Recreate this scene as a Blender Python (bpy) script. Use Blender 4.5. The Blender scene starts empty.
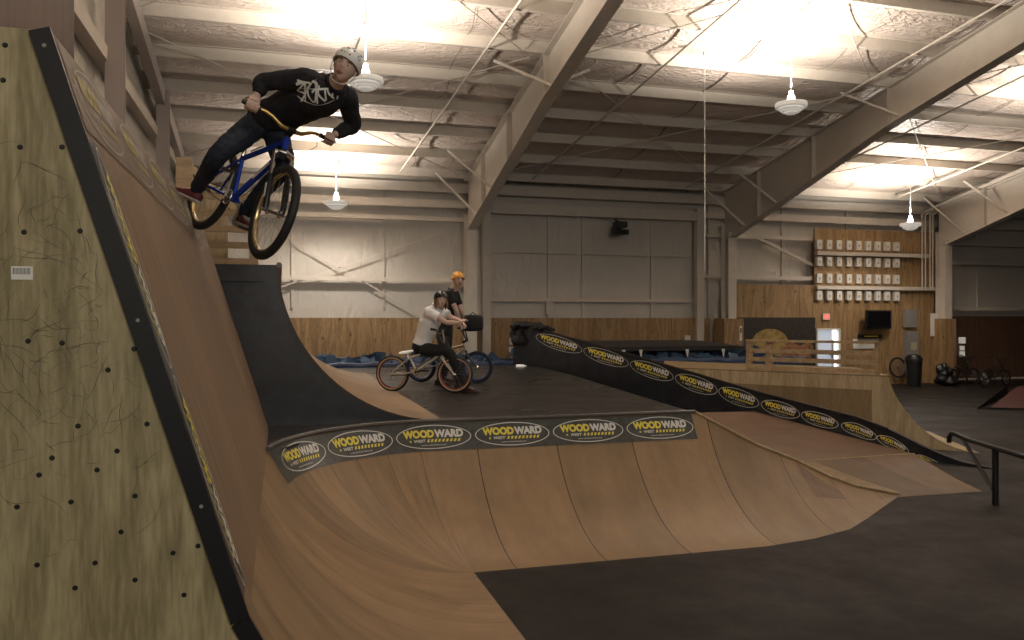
import bpy, bmesh, math, random
from mathutils import Vector, Matrix, noise
from mathutils.bvhtree import BVHTree
random.seed(7)
V = Vector
C = bpy.context.scene.collection
sc = bpy.context.scene
PI = math.pi
# ------------------------------------------------------------------ camera
TH = math.radians(16.1)
CAM = V((0, 0, 2.0)); FPX = 804.0
RT = V((math.cos(TH), -math.sin(TH), 0)); FW = V((math.sin(TH), math.cos(TH), 0)); UP = V((0, 0, 1))
cd = bpy.data.cameras.new('camera'); cam = bpy.data.objects.new('camera', cd); C.objects.link(cam)
cam.location = CAM; cam.rotation_euler = (PI/2, 0, -TH)
cd.sensor_width = 36; cd.lens = 36*FPX/1024; cd.clip_end = 200; cd.clip_start = .05
sc.camera = cam
sc.view_settings.view_transform = 'Standard'; sc.view_settings.look = 'None'
sc.view_settings.gamma = 1; sc.view_settings.use_curve_mapping = False
sc.view_settings.exposure = 0.2
# ------------------------------------------------------------------ world and lights
w = bpy.data.worlds.new('world'); sc.world = w; w.use_nodes = True
w.node_tree.nodes['Background'].inputs[0].default_value = (.85, .88, 1, 1)
w.node_tree.nodes['Background'].inputs[1].default_value = .10
def light(name, kind, loc, energy, color=(1,1,1), **kw):
    l = bpy.data.lights.new(name, kind); l.energy = energy; l.color = color
    for k, v in kw.items(): setattr(l, k, v)
    o = bpy.data.objects.new(name, l); C.objects.link(o); o.location = loc
    return o
# three bay lamps stand outside the frame, above the bowl and further right
LAMP_COL = (1, .89, .78)
E_UP = 560
E_DOWN = 75
# added area light behind the camera, brightening the bowl and the airborne rider
fill_light = light('added_fill', 'AREA', (3, -6.5, 5.6), 370, (1, .93, .82), shape='RECTANGLE', size=5, size_y=3)
fill_light.rotation_euler = (V((1.0, 7, .8)) - fill_light.location).to_track_quat('-Z', 'Y').to_euler()

def P(x, y, d):            # a real point: picture direction and true distance in metres
    return CAM + FW*d + RT*((x-512)/FPX*d) + UP*((320-y)/FPX*d)
def roof_z(Y): return 5.73 + .185*(20.9 - Y)

# ------------------------------------------------------------------ materials
def mat(name, col=(.5,.5,.5), rough=.6, metal=0, **kw):
    m = bpy.data.materials.new(name); m.use_nodes = True
    b = m.node_tree.nodes['Principled BSDF']
    b.inputs['Base Color'].default_value = (*col, 1); b.inputs['Roughness'].default_value = rough
    b.inputs['Metallic'].default_value = metal
    if 'emit' in kw:
        b.inputs['Emission Color'].default_value = (*kw['emit'], 1); b.inputs['Emission Strength'].default_value = kw['power']
    if 'alpha' in kw: b.inputs['Alpha'].default_value = kw['alpha']
    if 'trans' in kw: b.inputs['Transmission Weight'].default_value = kw['trans']
    if 'noise' in kw:      # (scale, second colour, bump)
        s, c2, bump = kw['noise']
        N = m.node_tree.nodes; L = m.node_tree.links
        tc = N.new('ShaderNodeTexCoord'); mp = N.new('ShaderNodeMapping'); mp.inputs['Scale'].default_value = kw.get('stretch', (1,1,1))
        n = N.new('ShaderNodeTexNoise'); n.inputs['Scale'].default_value = s; n.inputs['Detail'].default_value = 6
        n.inputs['Roughness'].default_value = .65
        r = N.new('ShaderNodeValToRGB'); r.color_ramp.elements[0].color = (*col, 1); r.color_ramp.elements[1].color = (*c2, 1)
        r.color_ramp.elements[0].position = .35; r.color_ramp.elements[1].position = .7
        L.new(tc.outputs['Object'], mp.inputs[0]); L.new(mp.outputs[0], n.inputs['Vector'])
        L.new(n.outputs['Fac'], r.inputs[0]); L.new(r.outputs[0], b.inputs['Base Color'])
        if bump:
            bp = N.new('ShaderNodeBump'); bp.inputs['Strength'].default_value = bump; bp.inputs['Distance'].default_value = .02
            L.new(n.outputs['Fac'], bp.inputs['Height']); L.new(bp.outputs[0], b.inputs['Normal'])
    return m
def plywood(name, c1, c2, scale=1.0, axis=2, rough=.6, dirt=0, knots=True):
    m = bpy.data.materials.new(name); m.use_nodes = True
    N = m.node_tree.nodes; L = m.node_tree.links; b = N['Principled BSDF']; b.inputs['Roughness'].default_value = rough
    tc = N.new('ShaderNodeTexCoord'); mp = N.new('ShaderNodeMapping')
    s = [6*scale]*3; s[axis] = .8*scale; mp.inputs['Scale'].default_value = s
    n1 = N.new('ShaderNodeTexNoise'); n1.inputs['Scale'].default_value = .55; n1.inputs['Detail'].default_value = 3; n1.inputs['Distortion'].default_value = .6
    mul = N.new('ShaderNodeMath'); mul.operation = 'MULTIPLY'; mul.inputs[1].default_value = 26
    sn = N.new('ShaderNodeMath'); sn.operation = 'SINE'
    n2 = N.new('ShaderNodeTexNoise'); n2.inputs['Scale'].default_value = 9; n2.inputs['Detail'].default_value = 5
    add = N.new('ShaderNodeMath'); add.operation = 'MULTIPLY_ADD'; add.inputs[1].default_value = .16; 
    r = N.new('ShaderNodeValToRGB'); r.color_ramp.elements[0].color = (*c1, 1); r.color_ramp.elements[1].color = (*c2, 1)
    r.color_ramp.elements[0].position = .25; r.color_ramp.elements[1].position = .8
    L.new(tc.outputs['Object'], mp.inputs[0]); L.new(mp.outputs[0], n1.inputs['Vector']); L.new(mp.outputs[0], n2.inputs['Vector'])
    L.new(n1.outputs['Fac'], mul.inputs[0]); L.new(mul.outputs[0], sn.inputs[0]); L.new(sn.outputs[0], add.inputs[0]); L.new(n2.outputs['Fac'], add.inputs[2])
    L.new(add.outputs[0], r.inputs[0])
    out = r.outputs[0]
    def mixin(fac, col, out):
        mx = N.new('ShaderNodeMix'); mx.data_type = 'RGBA'; mx.inputs['B'].default_value = (*col, 1)
        L.new(fac, mx.inputs['Factor']); L.new(out, mx.inputs['A']); return mx.outputs['Result']
    if knots:
        vo = N.new('ShaderNodeTexVoronoi'); vo.inputs['Scale'].default_value = 1.6
        mp2 = N.new('ShaderNodeMapping'); s2 = [1.5]*3; s2[axis] = .9; mp2.inputs['Scale'].default_value = s2
        rr = N.new('ShaderNodeValToRGB'); rr.color_ramp.elements[0].position = .03; rr.color_ramp.elements[1].position = .09
        rr.color_ramp.elements[0].color = (1,1,1,1); rr.color_ramp.elements[1].color = (0,0,0,1)
        L.new(tc.outputs['Object'], mp2.inputs[0]); L.new(mp2.outputs[0], vo.inputs['Vector']); L.new(vo.outputs['Distance'], rr.inputs[0])
        out = mixin(rr.outputs[0], [c*.35 for c in c1], out)
    if dirt:
        n3 = N.new('ShaderNodeTexNoise'); n3.inputs['Scale'].default_value = 1.2; n3.inputs['Detail'].default_value = 8
        n4 = N.new('ShaderNodeTexNoise'); n4.inputs['Scale'].default_value = 5; n4.inputs['Detail'].default_value = 3; n4.inputs['Distortion'].default_value = 3
        L.new(tc.outputs['Object'], n3.inputs['Vector']); L.new(tc.outputs['Object'], n4.inputs['Vector'])
        # scuff lines: thin bands of a contorted noise
        sb = N.new('ShaderNodeMath'); sb.operation = 'SUBTRACT'; sb.inputs[1].default_value = .5
        ab = N.new('ShaderNodeMath'); ab.operation = 'ABSOLUTE'
        lt = N.new('ShaderNodeMapRange'); lt.inputs['From Min'].default_value = .0; lt.inputs['From Max'].default_value = .018; lt.inputs['To Min'].default_value = 1; lt.inputs['To Max'].default_value = 0
        L.new(n4.outputs['Fac'], sb.inputs[0]); L.new(sb.outputs[0], ab.inputs[0]); L.new(ab.outputs[0], lt.inputs['Value'])
        mr = N.new('ShaderNodeMapRange'); mr.inputs['From Min'].default_value = .42; mr.inputs['From Max'].default_value = .75; mr.inputs['To Max'].default_value = dirt
        L.new(n3.outputs['Fac'], mr.inputs['Value'])
        mm = N.new('ShaderNodeMath'); mm.operation = 'MULTIPLY'; L.new(lt.outputs[0], mm.inputs[0]); L.new(mr.outputs[0], mm.inputs[1])
        out = mixin(mr.outputs[0], [c*.45 for c in c1], out)
    L.new(out, b.inputs['Base Color'])
    bp = N.new('ShaderNodeBump'); bp.inputs['Strength'].default_value = .15; bp.inputs['Distance'].default_value = .01
    L.new(n2.outputs['Fac'], bp.inputs['Height']); L.new(bp.outputs[0], b.inputs['Normal'])
    return m
def sheets(name, c1, c2, mortar, w=1.22, h=2.44, rough=.4, uv=True, offset=.5, screws=True, streak=(1, 14), gap=.006):
    """sheet material laid in panels, seams and screw heads along them"""
    m = bpy.data.materials.new(name); m.use_nodes = True
    N = m.node_tree.nodes; L = m.node_tree.links; b = N['Principled BSDF']; b.inputs['Roughness'].default_value = rough
    tc = N.new('ShaderNodeTexCoord'); src = tc.outputs['UV' if uv else 'Object']
    br = N.new('ShaderNodeTexBrick'); br.inputs['Scale'].default_value = 1; br.inputs['Brick Width'].default_value = w; br.inputs['Row Height'].default_value = h
    br.inputs['Mortar Size'].default_value = gap; br.inputs['Mortar Smooth'].default_value = 0; br.offset = offset
    br.inputs['Color1'].default_value = (*c1, 1); br.inputs['Color2'].default_value = (*c2, 1); br.inputs['Mortar'].default_value = (*mortar, 1)
    L.new(src, br.inputs['Vector'])
    mp = N.new('ShaderNodeMapping'); mp.inputs['Scale'].default_value = (streak[0]*1.0, streak[1]*1.0, 1)
    n = N.new('ShaderNodeTexNoise'); n.inputs['Scale'].default_value = 1.1; n.inputs['Detail'].default_value = 7; n.inputs['Roughness'].default_value = .62
    L.new(src, mp.inputs[0]); L.new(mp.outputs[0], n.inputs['Vector'])
    n2 = N.new('ShaderNodeTexNoise'); n2.inputs['Scale'].default_value = 1.3; n2.inputs['Detail'].default_value = 9; n2.inputs['Roughness'].default_value = .7; L.new(src, n2.inputs['Vector'])
    ad = N.new('ShaderNodeMath'); ad.operation = 'ADD'; L.new(n.outputs['Fac'], ad.inputs[0]); L.new(n2.outputs['Fac'], ad.inputs[1])
    mr = N.new('ShaderNodeMapRange'); mr.inputs['From Min'].default_value = .6; mr.inputs['From Max'].default_value = 1.4; mr.inputs['To Min'].default_value = .58; mr.inputs['To Max'].default_value = 1.3
    L.new(ad.outputs[0], mr.inputs['Value'])
    mx = N.new('ShaderNodeMix'); mx.data_type = 'RGBA'; mx.blend_type = 'MULTIPLY'; mx.inputs['Factor'].default_value = 1
    L.new(br.outputs['Color'], mx.inputs['A']); L.new(mr.outputs[0], mx.inputs['B'])
    L.new(mx.outputs['Result'], b.inputs['Base Color'])
    r2 = N.new('ShaderNodeMapRange'); r2.inputs['From Min'].default_value = .35; r2.inputs['From Max'].default_value = .7; r2.inputs['To Min'].default_value = rough-.08; r2.inputs['To Max'].default_value = rough+.15
    L.new(n2.outputs['Fac'], r2.inputs['Value']); L.new(r2.outputs[0], b.inputs['Roughness'])
    return m
def insulation(name, col, along, freq=1.0, strength=.8):
    """white faced insulation blanket: soft wrinkles"""
    m = bpy.data.materials.new(name); m.use_nodes = True
    N = m.node_tree.nodes; L = m.node_tree.links; b = N['Principled BSDF']; b.inputs['Roughness'].default_value = .45
    tc = N.new('ShaderNodeTexCoord'); mp = N.new('ShaderNodeMapping'); mp.inputs['Scale'].default_value = along; mp.inputs['Rotation'].default_value = (0, 0, .35)
    n = N.new('ShaderNodeTexNoise'); n.inputs['Scale'].default_value = freq; n.inputs['Detail'].default_value = 3; n.inputs['Distortion'].default_value = 1.2
    L.new(tc.outputs['Object'], mp.inputs[0]); L.new(mp.outputs[0], n.inputs['Vector'])
    n5 = N.new('ShaderNodeTexNoise'); n5.inputs['Scale'].default_value = .7; n5.inputs['Detail'].default_value = 2; L.new(tc.outputs['Object'], n5.inputs['Vector'])
    mu = N.new('ShaderNodeMath'); mu.operation = 'MULTIPLY'; L.new(n.outputs['Fac'], mu.inputs[0]); L.new(n5.outputs['Fac'], mu.inputs[1])
    bp = N.new('ShaderNodeBump'); bp.inputs['Strength'].default_value = strength; bp.inputs['Distance'].default_value = .12
    L.new(mu.outputs[0], bp.inputs['Height']); L.new(bp.outputs[0], b.inputs['Normal'])
    r = N.new('ShaderNodeMapRange'); r.inputs['To Min'].default_value = .88; r.inputs['To Max'].default_value = 1.05
    mx = N.new('ShaderNodeMix'); mx.data_type = 'RGBA'; mx.blend_type = 'MULTIPLY'; mx.inputs['Factor'].default_value = 1; mx.inputs['A'].default_value = (*col, 1)
    L.new(n5.outputs['Fac'], r.inputs['Value']); L.new(r.outputs[0], mx.inputs['B']); L.new(mx.outputs['Result'], b.inputs['Base Color'])
    return m

M = {}
M['roof'] = insulation('roof_insulation', (.72,.62,.54), (2.2, 6, 1), 2.2, 1.0)
M['wallins'] = insulation('wall_insulation', (.60,.565,.50), (2.2, 1, .9), 1.6, .5)
M['steel'] = mat('cream_steel', (.60,.55,.475), .5, noise=(6, (.66,.60,.52), .05))
M['steel_dull'] = mat('dull_steel', (.42,.36,.32), .5)
M['steelgrey'] = mat('grey_steel', (.25,.24,.23), .45)
M['ply_wall'] = plywood('wall_plywood', (.22,.135,.058), (.40,.26,.125), 1.2, 2, .6)
M['ply_dark'] = plywood('dark_plywood', (.085,.045,.028), (.12,.065,.038), 1.2, 2, .6, knots=False)
M['ply_side'] = plywood('side_plywood', (.22,.18,.088), (.43,.365,.205), 1.15, 2, .5, dirt=.35)
M['ply_pale'] = plywood('pale_plywood', (.36,.27,.15), (.56,.44,.26), 1.0, 2, .55)
M['ply_mid'] = plywood('mid_plywood', (.20,.14,.07), (.30,.21,.11), 1.0, 2, .55)
M['lumber'] = plywood('lumber', (.34,.23,.12), (.52,.37,.21), 1.8, 0, .6)
M['ramp'] = sheets('ramp_sheet', (.32,.205,.105), (.235,.152,.08), (.05,.03,.018), .82, 9, .5, streak=(3.5, 1.1), gap=.005)
M['ramp_wall'] = sheets('ramp_wall_sheet', (.21,.135,.078), (.27,.175,.10), (.10,.06,.03), 9, .61, .66, streak=(1, 22), gap=.002)
M['ramp_red'] = sheets('red_ramp_sheet', (.17,.102,.060), (.20,.12,.072), (.12,.07,.05), 1.22, 2.44, .5, streak=(1,5))
M['ramp_low'] = sheets('brown_ramp_sheet', (.15,.10,.058), (.19,.125,.075), (.05,.03,.02), .9, 9, .6, streak=(4,2))
M['floor'] = sheets('floor_sheet', (.014,.0115,.0095), (.018,.0145,.012), (.012,.010,.009), 2.44, 1.22, .6, uv=False, streak=(2,2), gap=.008)
M['deck'] = sheets('deck_sheet', (.020,.0175,.016), (.026,.023,.021), (.012,.011,.010), 2.44, 1.22, .33, uv=False, streak=(1,3), gap=.006)
for k_ in ('floor', 'deck'): M[k_].node_tree.nodes['Principled BSDF'].inputs['Specular IOR Level'].default_value = .22 if k_ == 'floor' else .4
M['black'] = mat('black_board', (.012,.013,.016), .38, noise=(5, (.028,.030,.035), .1))
M['blackp'] = mat('black_plastic', (.012,.012,.013), .4)
M['trim'] = mat('black_trim', (.006,.006,.007), .42)
M['banner'] = mat('banner_vinyl', (.045,.048,.045), .35, noise=(14, (.085,.088,.08), 0))
M['wornedge'] = mat('worn_edge', (.10,.09,.08), .4, .3)
M['white'] = mat('white_print', (.72,.71,.66), .5)
M['yellow'] = mat('yellow_print', (.80,.68,.10), .5)
M['lampwhite'] = mat('lamp_enamel_glow', (.80,.79,.74), .35, emit=(1,.93,.84), power=.22)  # faint glow put into the white so lamp dishes look lit from below
M['bulb'] = mat('lamp_bulb', (1,1,1), .4, emit=(1,.93,.85), power=14)
M['foam'] = mat('foam_blue', (.035,.075,.14), .9)
M['foam2'] = mat('foam_navy', (.02,.04,.09), .9)
M['foam3'] = mat('foam_pale_blue', (.07,.12,.18), .9)
M['tarp'] = mat('pit_tarp', (.03,.055,.12), .6, noise=(3,(.045,.075,.15),.6))
M['padtop'] = mat('black_mat', (.03,.028,.028), .5)

# ------------------------------------------------------------------ mesh tools
class MB:
    def __init__(s): s.v = []; s.f = []; s.mi = []; s.uv = []
    def add(s, vs, fs, mi=0, uvs=None):
        o = len(s.v); s.v += [V(v) for v in vs]
        for f in fs: s.f.append([i+o for i in f]); s.mi.append(mi)
        s.uv += (uvs if uvs else [(0,0)]*len(vs))
        return s
    def box(s, c, size, rot=None, mi=0, bev=0):
        x, y, z = [k/2 for k in size]; c = V(c)
        vs = [V((a*x, b*y, g*z)) for a in (-1,1) for b in (-1,1) for g in (-1,1)]
        if rot is not None: vs = [rot @ v for v in vs]
        return s.add([c+v for v in vs], [(0,1,3,2),(4,6,7,5),(0,4,5,1),(2,3,7,6),(0,2,6,4),(1,5,7,3)], mi)
    def bar(s, p0, p1, w, h, up=(0,0,1), mi=0):
        p0, p1 = V(p0), V(p1); d = (p1-p0).normalized(); u = V(up)
        if abs(d.dot(u)) > .99: u = V((0,1,0))
        a = d.cross(u).normalized(); b = a.cross(d).normalized()
        vs = [p + a*(i*w/2) + b*(j*h/2) for p in (p0,p1) for i, j in ((-1,-1),(1,-1),(1,1),(-1,1))]
        return s.add(vs, [(3,2,1,0),(4,5,6,7),(0,1,5,4),(1,2,6,5),(2,3,7,6),(3,0,4,7)], mi)
    def tube(s, pts, r, n=8, mi=0, closed=False, cap=True, flat=1.0, flatdir=None):
        pts = [V(p) for p in pts]; k = len(pts); rs = r if isinstance(r, (list,tuple)) else [r]*k
        vs = []; prev = None
        for i, p in enumerate(pts):
            if closed: t = pts[(i+1)%k] - pts[i-1]
            else: t = pts[min(i+1,k-1)] - pts[max(i-1,0)]
            t.normalize()
            if prev is None:
                a = V((0,0,1)) if abs(t.z) < .9 else V((1,0,0))
                if flatdir is not None: a = V(flatdir)
                a = (a - t*a.dot(t)).normalized()
            else:
                a = prev - t*prev.dot(t); a.normalize()
            prev = a; b = t.cross(a)
            for j in range(n):
                q = 2*PI*j/n; vs.append(p + a*(math.cos(q)*rs[i]) + b*(math.sin(q)*rs[i]*flat))
        fs = []
        for i in range(k if closed else k-1):
            i2 = (i+1) % k
            for j in range(n): j2 = (j+1)%n; fs.append((i*n+j, i*n+j2, i2*n+j2, i2*n+j))
        if cap and not closed: fs.append(tuple(range(n-1,-1,-1))); fs.append(tuple((k-1)*n+j for j in range(n)))
        return s.add(vs, fs, mi)
    def lathe(s, prof, c, axis=(0,0,1), n=24, mi=0):
        c = V(c); ax = V(axis).normalized(); a = ax.orthogonal().normalized(); b = ax.cross(a)
        vs = []; k = len(prof)
        for r, h in prof:
            for j in range(n):
                q = 2*PI*j/n; vs.append(c + ax*h + a*(r*math.cos(q)) + b*(r*math.sin(q)))
        fs = [(i*n+j, i*n+(j+1)%n, (i+1)*n+(j+1)%n, (i+1)*n+j) for i in range(k-1) for j in range(n)]
        if prof[0][0] > 1e-4: fs.append(tuple(range(n-1,-1,-1)))
        if prof[-1][0] > 1e-4: fs.append(tuple((k-1)*n+j for j in range(n)))
        return s.add(vs, fs, mi)
    def ball(s, c, r, n=12, mi=0, basis=None):
        r = V(r) if not isinstance(r, (int,float)) else V((r,r,r)); vs = []; fs = []; m = n//2
        for i in range(m+1):
            for j in range(n):
                a = PI*i/m; q = 2*PI*j/n
                v = V((r.x*math.sin(a)*math.cos(q), r.y*math.sin(a)*math.sin(q), r.z*math.cos(a)))
                if basis is not None: v = basis @ v
                vs.append(V(c)+v)
        for i in range(m):
            for j in range(n): fs.append((i*n+j, (i+1)*n+j, (i+1)*n+(j+1)%n, i*n+(j+1)%n))
        return s.add(vs, fs, mi)
    def loft(s, secs, n=20, mi=0, power=2.0):
        """secs: (centre, half-width vector, half-depth vector)"""
        vs = []
        for c, a, b in secs:
            for j in range(n):
                q = 2*PI*j/n; cq, sq = math.cos(q), math.sin(q); e = 2/power
                vs.append(V(c) + V(a)*(abs(cq)**e*(1 if cq > 0 else -1)) + V(b)*(abs(sq)**e*(1 if sq > 0 else -1)))
        k = len(secs); fs = [(i*n+j, i*n+(j+1)%n, (i+1)*n+(j+1)%n, (i+1)*n+j) for i in range(k-1) for j in range(n)]
        fs.append(tuple(range(n-1,-1,-1))); fs.append(tuple((k-1)*n+j for j in range(n)))
        return s.add(vs, fs, mi)
    def prism(s, poly, off, mi=0):
        poly = [V(p) for p in poly]; off = V(off); n = len(poly)
        return s.add(poly + [p+off for p in poly], [tuple(range(n)), tuple(range(2*n-1,n-1,-1))] + [(i,i+n,(i+1)%n+n,(i+1)%n) for i in range(n)], mi)
    def grid(s, fn, nu, nv, mi=0, uvf=None):
        vs = [V(fn(i/nu, j/nv)) for i in range(nu+1) for j in range(nv+1)]
        uv = [uvf(i/nu, j/nv) for i in range(nu+1) for j in range(nv+1)] if uvf else None
        fs = [(i*(nv+1)+j, (i+1)*(nv+1)+j, (i+1)*(nv+1)+j+1, i*(nv+1)+j+1) for i in range(nu) for j in range(nv)]
        return s.add(vs, fs, mi, uv)
    def build(s, name, mats, parent=None, smooth=False, angle=35, fix=True):
        me = bpy.data.meshes.new(name); me.from_pydata([tuple(v) for v in s.v], [], s.f)
        if not isinstance(mats, (list,tuple)): mats = [mats]
        for m in mats: me.materials.append(m)
        me.polygons.foreach_set('material_index', s.mi)
        uvl = me.uv_layers.new(name='uv')
        for lp in me.loops: uvl.data[lp.index].uv = s.uv[lp.vertex_index]
        if fix:
            bm = bmesh.new(); bm.from_mesh(me); bmesh.ops.recalc_face_normals(bm, faces=bm.faces); bm.to_mesh(me); bm.free()
        if smooth:
            me.polygons.foreach_set('use_smooth', [True]*len(me.polygons)); me.set_sharp_from_angle(angle=math.radians(angle))
        me.update()
        o = bpy.data.objects.new(name, me); C.objects.link(o)
        if parent is not None: attach(o, parent)
        return o
def world_of(p):
    m = Matrix.LocRotScale(p.location, p.rotation_euler, p.scale)
    if p.parent is not None: m = world_of(p.parent) @ p.matrix_parent_inverse @ m
    return m
def attach(o, parent):
    o.parent = parent; o.matrix_parent_inverse = world_of(parent).inverted()
def tag(o, label, cat, group=None, kind=None):
    o['label'] = label; o['category'] = cat
    if group: o['group'] = group
    if kind: o['kind'] = kind
    return o
def thing(name, label, cat, loc=(0,0,0), group=None):
    o = bpy.data.objects.new(name, None); C.objects.link(o); o.location = loc; o.empty_display_size = .1
    return tag(o, label, cat, group)
def struct(name, mb, m, parent=None, **kw):
    o = mb.build(name, m, parent, **kw)
    if parent is None: o['kind'] = 'structure'
    return o
def plabel(o, s): o['label'] = s; return o
def dup(o, parent=None):
    c = o.copy(); C.objects.link(c)
    if parent is not None: c.parent = parent
    for ch in list(o.children): dup(ch, c)
    return c
def glyphs(text, size, bold=.0):
    """outline text as flat triangles: (verts2d, faces, width)"""
    cu = bpy.data.curves.new('t', 'FONT'); cu.body = text; cu.size = size; cu.offset = bold; cu.resolution_u = 3
    ob = bpy.data.objects.new('t', cu); C.objects.link(ob)
    dg = bpy.context.evaluated_depsgraph_get(); me = bpy.data.meshes.new_from_object(ob.evaluated_get(dg))
    vs = [(v.co.x, v.co.y) for v in me.vertices]; fs = [tuple(p.vertices) for p in me.polygons]
    bpy.data.objects.remove(ob); bpy.data.curves.remove(cu); bpy.data.meshes.remove(me)
    x0 = min(v[0] for v in vs); x1 = max(v[0] for v in vs); y0 = min(v[1] for v in vs); y1 = max(v[1] for v in vs)
    return [((x-x0), (y-y0)) for x, y in vs], fs, x1-x0, y1-y0
G = {}
def oval_logo(mb, fmap, cx, cy, w, h, fill=None):
    """the ramp sponsor's oval: ring, two-tone word, WEST and a row of slanted dashes. fmap(s, t, lift) -> point"""
    def put(vs, fs, mi, lift): mb.add([fmap(cx+x, cy+y, lift) for x, y in vs], fs, mi)
    n = 48; ring = []; ri = []
    for k in range(n):
        q = 2*PI*k/n; ring.append((math.cos(q)*w/2, math.sin(q)*h/2)); ri.append((math.cos(q)*(w/2-.009), math.sin(q)*(h/2-.009)))
    put(ring+ri, [(k,(k+1)%n,n+(k+1)%n,n+k) for k in range(n)], 0, .002)
    if fill is not None: put(ri, [tuple(range(n))], fill, .0012)
    if not G:
        for k, t, sz, b in (('a','WOOD',.1,.006),('b','WARD',.1,.006),('c','WEST',.04,.0012),('d','www.woodwardwest.com',.018,0)): G[k] = glyphs(t, sz, b)
    W = .80*w; wa, wb = G['a'][2], G['b'][2]; s = W/(wa+wb+.004); hs = h*.34/G['a'][3]
    put([(-W/2+x*s, -.03*h+y*hs) for x, y in G['a'][0]], G['a'][1], 1, .002)
    put([(-W/2+(wa+.004+x)*s, -.03*h+y*hs) for x, y in G['b'][0]], G['b'][1], 0, .002)
    s2 = .16*w/G['c'][2]; h2 = .12*h/G['c'][3]
    put([(-.27*w+x*s2+y*h2*.3, -.21*h+y*h2) for x, y in G['c'][0]], G['c'][1], 0, .002)
    star = [(-.31*w + math.cos(PI/2+k*PI/5)*(.022 if k%2==0 else .009)*w, -.15*h+math.sin(PI/2+k*PI/5)*(.022 if k%2==0 else .009)*w) for k in range(10)]
    put(star, [tuple(range(10))], 1, .002)
    for k in range(9):
        x = -.085*w + k*.05*w; put([(x,-.21*h),(x+.028*w,-.21*h),(x+.045*w,-.09*h),(x+.017*w,-.09*h)], [(0,1,2,3)], 1, .002)
    s3 = .34*w/G['d'][2]; put([(-.17*w+x*s3, -.36*h+y*s3) for x, y in G['d'][0]], G['d'][1], 0, .002)
STK = None

# ------------------------------------------------------------------ the hall
XL, XR, YB, YF = -2.45, 36.0, 21.15, -9.0
mb = MB(); mb.box(((XL+XR)/2, (YB+YF)/2, -.05), (XR-XL, YB-YF, .1)); struct('floor', mb, M['floor'])
mb = MB(); mb.prism([(XL,YB,-.1),(XR,YB,-.1),(XR,YB,5.98),(XL,YB,5.98)], (0,.15,0)); wall_back = struct('wall_back', mb, M['wallins'])
rz = roof_z(YF)+.12
mb = MB(); mb.prism([(XL,YF,-.1),(XL,YB,-.1),(XL,YB,roof_z(YB)+.1),(XL,YF,rz)], (-.15,0,0)); wall_left = struct('wall_left', mb, M['wallins'])
mb = MB(); mb.prism([(XR,YF,-.1),(XR,YB,-.1),(XR,YB,roof_z(YB)+.1),(XR,YF,rz)], (.15,0,0)); wall_right = struct('wall_right', mb, M['wallins'])
mb = MB(); mb.prism([(XL,YF,-.1),(4,YF,-.1),(4,YF,rz),(XL,YF,rz)], (0,-.15,0)); mb.prism([(15,YF,-.1),(XR,YF,-.1),(XR,YF,rz),(15,YF,rz)], (0,-.15,0))
mb.prism([(4,YF,7),(15,YF,7),(15,YF,rz),(4,YF,rz)], (0,-.15,0)); struct('wall_front', mb, M['wallins'])
# roof: blanket sagging between purlins
PUR = [20.55-1.3*k for k in range(23)]
def sag(Y):
    for a, b in zip(PUR[:-1], PUR[1:]):
        if b <= Y <= a:
            t = (Y-b)/(a-b); return math.sin(t*PI)
    return 0
mb = MB()
mb.grid(lambda u, v: (XL+(XR-XL)*u, YB+(YF-YB)*v, roof_z(YB+(YF-YB)*v)+.13-.11*sag(YB+(YF-YB)*v)*(.8+.35*noise.noise(V(((XL+(XR-XL)*u)*.5, v*23, 0))))), 120, 300)
ceiling = struct('ceiling', mb, M['roof'], smooth=True, fix=False)
def channel(p0, p1, h=.2, w=.07, t=.012, flip=1):
    """Z-purlin: web and two lips"""
    m = MB(); p0 = V(p0); p1 = V(p1); d = (p1-p0).normalized(); u = V((0,0,1)); a = d.cross(u).normalized()*flip
    m.bar(p0, p1, t, h); m.bar(p0+u*h/2+a*w/2, p1+u*h/2+a*w/2, w, t); m.bar(p0-u*h/2-a*w/2, p1-u*h/2-a*w/2, w, t)
    return m
for k, y in enumerate(PUR[:16]):
    channel((XL, y, roof_z(y)+.02), (XR, y, roof_z(y)+.02), .21, .08).build('purlin', M['steel'], ceiling)
M['seam'] = mat('seam_tape', (.16,.13,.11), .6)
for k in range(14):
    x = 1.35+1.83*k; q = MB(); ww = .035 if k % 2 == 0 else .012
    q.grid(lambda u, v: (x+ww*(v-.5)+.05*math.sin(u*40), 20.5-13*u, roof_z(20.5-13*u)+.118-.115*sag(20.5-13*u)*1.05), 130, 1); q.build('blanket_seam', M['seam'], ceiling, fix=False)
# braces: rods across the roof and a sloping conduit
def rod(a, b, r=.012): return MB().tube([a, b], r, 6)
def R3(x, y, dz=.22): return V((x, y, roof_z(y)-dz))
for x in (-2.85+7.625*k for k in range(4)):
    for (ya, yb) in ((20.3, 14.2), (14.2, 8.0)):
        rod(R3(x+.3, ya, .1), R3(x+7.3, yb, .1)).build('brace_rod', M['steel'], ceiling)
        rod(R3(x+.3, yb, .1), R3(x+7.3, ya, .1)).build('brace_rod', M['steel'], ceiling)
for x in (2.9, 6.4, 10.9, 14.0, 18.0):
    rod(R3(x, 20.2, .14), R3(x+1.2, 9.0, .14), .022).build('conduit', M['steel'], ceiling)
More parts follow.
